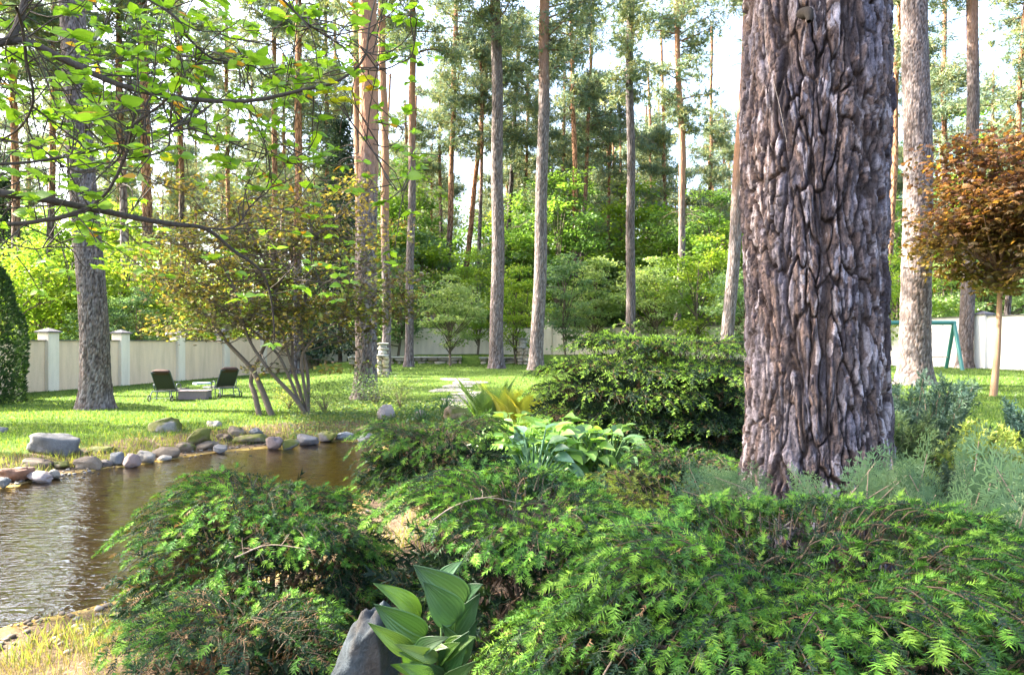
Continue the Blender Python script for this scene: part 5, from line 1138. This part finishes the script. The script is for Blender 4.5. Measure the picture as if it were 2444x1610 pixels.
# ------------------------------------------------------------------ the overhanging tree, upper left
Yo = 2.9
root = thing('overhanging_tree', 'broad-leaved tree reaching its dark branches and glowing leaves in from the left', 'tree', (-4.6, 2.2, 0)); off = np.array([-4.6, 2.2, 0.0])
V, F = tube(curve([(0, 0, -.1), (.1, .1, 1.2), (.2, .25, 2.2), (.1, .3, 3.6), (-.2, .2, 5.5)], 24), np.linspace(.16, .05, 24), 12); MB().add(V, F, (.13, .12, .10)).build('trunk', M['bark_fine'], root, True)
mains = [ # polyline px, depth start, depth end, r0, r1
 ([(-160, 60), (0, 97), (60, 100), (150, 140), (230, 180), (300, 208), (390, 226), (480, 240), (560, 242), (640, 234), (730, 214), (800, 196), (850, 162), (873, 125), (882, 60), (900, -20)], 2.6, 3.1, .020, .004),
 ([(-40, 110), (20, 95), (45, 50), (65, -20)], 2.6, 2.7, .020, .014), ([(40, 20), (52, 60), (62, 140), (80, 236), (52, 300), (5, 333)], 2.5, 2.9, .008, .005),
 ([(-200, 430), (0, 460), (100, 475), (215, 497), (330, 522), (420, 535), (490, 546), (560, 600), (620, 643), (645, 700), (655, 790), (652, 820)], 2.5, 3.4, .021, .003),
 ([(-60, 538), (60, 532), (140, 520), (215, 498)], 2.6, 2.7, .010, .012), ([(215, 497), (262, 450), (300, 370), (318, 300), (370, 262), (400, 235)], 2.75, 2.6, .008, .005),
 ([(-60, 395), (60, 388), (170, 372), (260, 348), (330, 310), (380, 280)], 2.6, 3.2, .008, .004), ([(320, -20), (420, 42), (448, 90), (500, 135), (560, 152), (590, 156)], 2.9, 3.1, .008, .005),
 ([(475, 153), (590, 154), (640, 185), (700, 215)], 3.0, 3.2, .005, .003), ([(655, -20), (720, 45), (760, 75), (822, 114)], 2.7, 2.9, .006, .004),
 ([(-20, 165), (40, 225), (100, 272), (170, 325), (215, 360)], 2.8, 3.1, .006, .003), ([(5, 333), (90, 352), (150, 395), (205, 412), (270, 392), (298, 345), (305, 300)], 2.9, 2.8, .006, .004),
 ([(490, 546), (560, 542), (600, 490), (640, 455), (672, 410), (682, 385)], 2.95, 3.2, .006, .002), ([(812, 255), (868, 330), (905, 385), (925, 430), (957, 457), (985, 412)], 3.0, 3.1, .005, .002),
 ([(862, 165), (905, 168), (950, 152), (984, 130), (992, 65)], 3.05, 2.9, .005, .003), ([(475, 243), (442, 282), (407, 305), (402, 348), (370, 370), (330, 376)], 2.85, 2.7, .006, .003),
 ([(873, 125), (905, 131), (950, 112), (980, 78), (992, 50)], 3.05, 2.9, .004, .002), ([(560, 242), (600, 268), (660, 330), (700, 372), (708, 385)], 3.0, 3.4, .004, .002), ([(230, 180), (330, 180), (430, 160)], 2.8, 3.0, .005, .003),
 ([(385, 225), (450, 300), (520, 330), (610, 362), (700, 382)], 2.9, 3.2, .006, .003), ([(690, 640), (735, 655), (780, 700)], 3.3, 3.4, .003, .002), ([(620, 643), (690, 640), (700, 625), (690, 660), (730, 670), (790, 640)], 3.3, 3.4, .004, .002),
 ([(0, 40), (120, 130), (185, 220), (200, 330), (130, 480), (150, 600), (170, 700)], 2.9, 3.6, .005, .002), ([(-30, 560), (60, 590), (110, 590), (200, 560), (280, 545), (330, 480)], 3.2, 3.4, .004, .003), ([(100, 0), (55, 50), (30, 130)], 2.8, 2.8, .004, .003),
 ([(890, 345), (925, 350), (955, 330), (972, 270)], 3.1, 3.2, .003, .002), ([(215, 0), (290, 70), (430, 130), (480, 153)], 3.3, 3.1, .004, .003), ([(560, 150), (640, 110), (690, 20)], 3.1, 3.0, .004, .002), ([(150, 375), (220, 300), (300, 250), (330, 120)], 3.2, 3.4, .004, .002)]
mpaths = []
for pts, y0, y1, r0, r1 in mains:
    P = np.array([PT(px, py, y0 + (y1 - y0) * i / (len(pts) - 1)) for i, (px, py) in enumerate(pts)]); c = curve(P, len(pts) * 6); c = c + .004 * np.c_[fbm(np.arange(len(c)) * .25, y0 * 9, 0, 3), np.zeros(len(c)), fbm(np.arange(len(c)) * .25, y1 * 7, 0, 5)]
    V, F = tube(c - off, np.linspace(r0 * .78, r1 * .85, len(c)), 8); MB().add(V, F, (.085, .07, .06)).build('branch', M['bark_fine'], root, True); mpaths.append(c)
r = np.random.default_rng(77); tw = MB(); ends = []
for k in range(380):
    c = mpaths[r.integers(0, len(mpaths))]; i = r.integers(2, len(c)); s = c[i]; tg = norm(c[min(i + 2, len(c) - 1)] - c[max(i - 3, 0)]); L = r.uniform(.08, .42); d = norm(tg * r.uniform(-.2, 1) + r.normal(size=3) * (.8, .7, .8)); e = s + d * L; b = curve([s, (s + e) / 2 + r.normal(size=3) * .03, e, e + (d + [0, 0, .5]) * L * .25], 8)
    px, py = CX + e[0] / e[1] * FPX, CY - (e[2] - CAM_H) / e[1] * FPX
    if px > 1010 or py > 720 or (px > 760 and py > 260 and r.random() < .55): continue
    V, F = tube(b - off, np.linspace(.0032, .0012, 8), 5); tw.add(V, F, (.08, .065, .055)); ends.append((b[-1], norm(b[-1] - b[-3])))
    if r.random() < .6: ends.append((b[4], norm(d + r.normal(size=3))))
for i, c in enumerate(mpaths):
    if i not in (1, 4): ends.append((c[-1], norm(c[-1] - c[-3])))
for px, py in ((250, 75), (300, 60), (480, 225), (505, 235), (230, 50), (540, 30), (560, 140), (705, 150), (730, 160), (960, 50), (930, 130), (985, 110), (850, 60), (920, 20), (1000, 380), (1020, 370), (950, 300), (960, 350), (85, 415), (120, 430), (820, 215), (840, 230), (825, 240), (600, 60), (640, 30), (690, 40), (380, 30), (440, 60), (500, 20), (760, 20), (780, 60), (150, 20), (60, 130), (330, 130), (860, 460), (830, 580), (770, 520)):
    e = PT(px, py, 2.9 + .3 * r.random()); ends.append((e, norm(r.normal(size=3) * (1, .5, .6)))); b = curve([e + r.normal(size=3) * .12, e + r.normal(size=3) * .03, e], 6); V, F = tube(b - off, .0018, 5); tw.add(V, F, (.08, .065, .055))
V0, F0 = blade(5, 3, .58, .10, .25); leaves = []
for e, d in ends:
    m = r.integers(3, 7); a0 = r.random() * 6
    for q in range(m):
        a = a0 + q * 2 * PI / m + .3 * r.normal(); h = norm(np.array([math.cos(a), math.sin(a) * .9, .12 * r.normal() + .05]) + d * .35); px, py = CX + e[0] / e[1] * FPX, CY - (e[2] - CAM_H) / e[1] * FPX
        col = np.array([(.20, .37, .03), (.15, .30, .03), (.26, .43, .04), (.18, .33, .06)][r.integers(0, 4)])
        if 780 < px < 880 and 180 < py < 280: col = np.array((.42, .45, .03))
        if r.random() < .03: col = np.array((.45, .24, .03))
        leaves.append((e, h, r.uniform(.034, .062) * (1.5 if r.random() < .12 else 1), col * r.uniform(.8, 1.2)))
print('overhanging leaves', len(leaves)); protos = []
for dr, cu in ((.15, .08), (.35, .12), (.5, .05), (.25, .16)):
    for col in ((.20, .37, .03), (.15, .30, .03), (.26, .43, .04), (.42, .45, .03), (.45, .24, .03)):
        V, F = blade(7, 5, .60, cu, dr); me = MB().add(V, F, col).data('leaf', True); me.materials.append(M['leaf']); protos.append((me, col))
leaves.sort(key=lambda t: -t[2] / t[0][1]); rest = MB()
for i, (e, h, l, col) in enumerate(leaves):
    R = spin(basis(h[None], (0, -.25, 1)), np.array([.55 * r.normal()]))
    if i < 300:
        cand = [p for p in protos if abs(p[1][0] - min((abs(q[1][0] - col[0]), q[1][0]) for q in protos)[1]) < 1e-6]; me = cand[r.integers(0, len(cand))][0]
        o = link('leaf', me, root); Mx = np.eye(4); Mx[:3, :3] = R[0] * l; Mx[:3, 3] = e - off; o.matrix_basis = Matrix(Mx.tolist())
    else: V, F = stamp((V0, F0), R, (e - off)[None], np.array([l])); rest.add(V, F, col)
rest.build('leaves', M['leaf'], root, True, kind='stuff'); tw.build('twigs', M['twig'], root, True)
# the rest of its crown, above and left of the frame
n = 1100; T = np.c_[rng.normal(-3.4, 1.1, n), rng.normal(1.6, 1.3, n), rng.normal(4.6, .8, n)]; k = (T[:, 2] > CAM_H + .2 + .52 * np.maximum(T[:, 1], .3)) | (np.abs(T[:, 0]) > .80 * np.maximum(T[:, 1], 0) + .3); k &= ~((T[:, 1] > 0) & (T[:, 2] < CAM_H + .52 * T[:, 1]) & (np.abs(T[:, 0]) < .78 * T[:, 1])); T = T[k]; n = len(T)
V, F = stamp(blade(4, 3, .6, .1, .3), spin(basis(rng.normal(size=(n, 3)) * (1, 1, .4)), rng.normal(size=n)), T - off, .13 * rng.uniform(.6, 1.3, n))
MB().add(V, F, np.array([(.11, .21, .03), (.08, .17, .03)])[rng.integers(0, 2, n)]).build('crown_leaves', M['leaf'], root, kind='stuff')
for q in range(8):
    e = np.array([rng.normal(-3.4, .9), rng.normal(1.6, 1), 4.6 + .5 * rng.normal()]); V, F = tube(curve([(-4.4, 2.4, 2.6 + .2 * q), (e + [-4.4, 2.4, 3]) / 2, e], 8) - off, np.linspace(.04, .01, 8), 6); MB().add(V, F, (.085, .07, .06)).build('limb', M['bark_fine'], root, True)
print('tris', sum(sum(len(p.vertices) - 2 for p in m.polygons) if len(m.polygons) < 3000 else len(m.loops) - 2 * len(m.polygons) for m in D.meshes), 'objects', len(D.objects))


# bleached dead branch and bare twigs lying on the foreground spruces
root = thing('dead_branch', 'bleached splintered dead branch stub lying on top of the largest spruce', 'dead branch', tuple(PT(1868, 1262, 3.1))); r = np.random.default_rng(4); mb = MB()
for q in range(9):
    d = norm(np.array([r.normal(), .3 * r.normal(), .35 + .3 * r.normal()])); V, F = tube(curve([(0, 0, 0), d * .03 + r.normal(size=3) * .005, d * r.uniform(.05, .11)], 6), np.linspace(.009 if q < 3 else .004, .001, 6), 6); mb.add(V, F, (.42, .36, .33))
mb.build('wood', M['twig'], root, True)
for pts, lab in (([(1035, 1240, 2.9), (1075, 1212, 2.95), (1130, 1190, 3.0), (1180, 1188, 3.05), (1230, 1198, 3.1)], 'thin bent bare twig lying over the mound behind the near hosta'), ([(1440, 1610, 2.1), (1480, 1540, 2.15), (1510, 1470, 2.2)], 'pale bare twig sticking up before the largest spruce'), ([(1455, 1560, 2.1), (1500, 1545, 2.15), (1540, 1585, 2.1)], 'forked pale twig low before the largest spruce'), ([(560, 1330, 3.0), (640, 1300, 3.1), (740, 1310, 3.1)], 'bare grey twig across the leaning spruce')):
    P = np.array([PT(*p) for p in pts]); c = curve(P, 16); mb = MB(); V, F = tube(c - P[0], np.linspace(.0035, .0015, 16), 6); mb.add(V, F, (.36, .27, .20))
    for q in range(6):
        p = c[r.integers(2, 15)] - P[0]; e = p + norm(r.normal(size=3)) * r.uniform(.03, .09); V, F = tube(curve([p, (p + e) / 2 + r.normal(size=3) * .006, e], 4), np.linspace(.0018, .0008, 4), 4); mb.add(V, F, (.34, .25, .19))
    tag(mb.build('twig', M['twig'], None, True, tuple(P[0])), lab, 'twig')
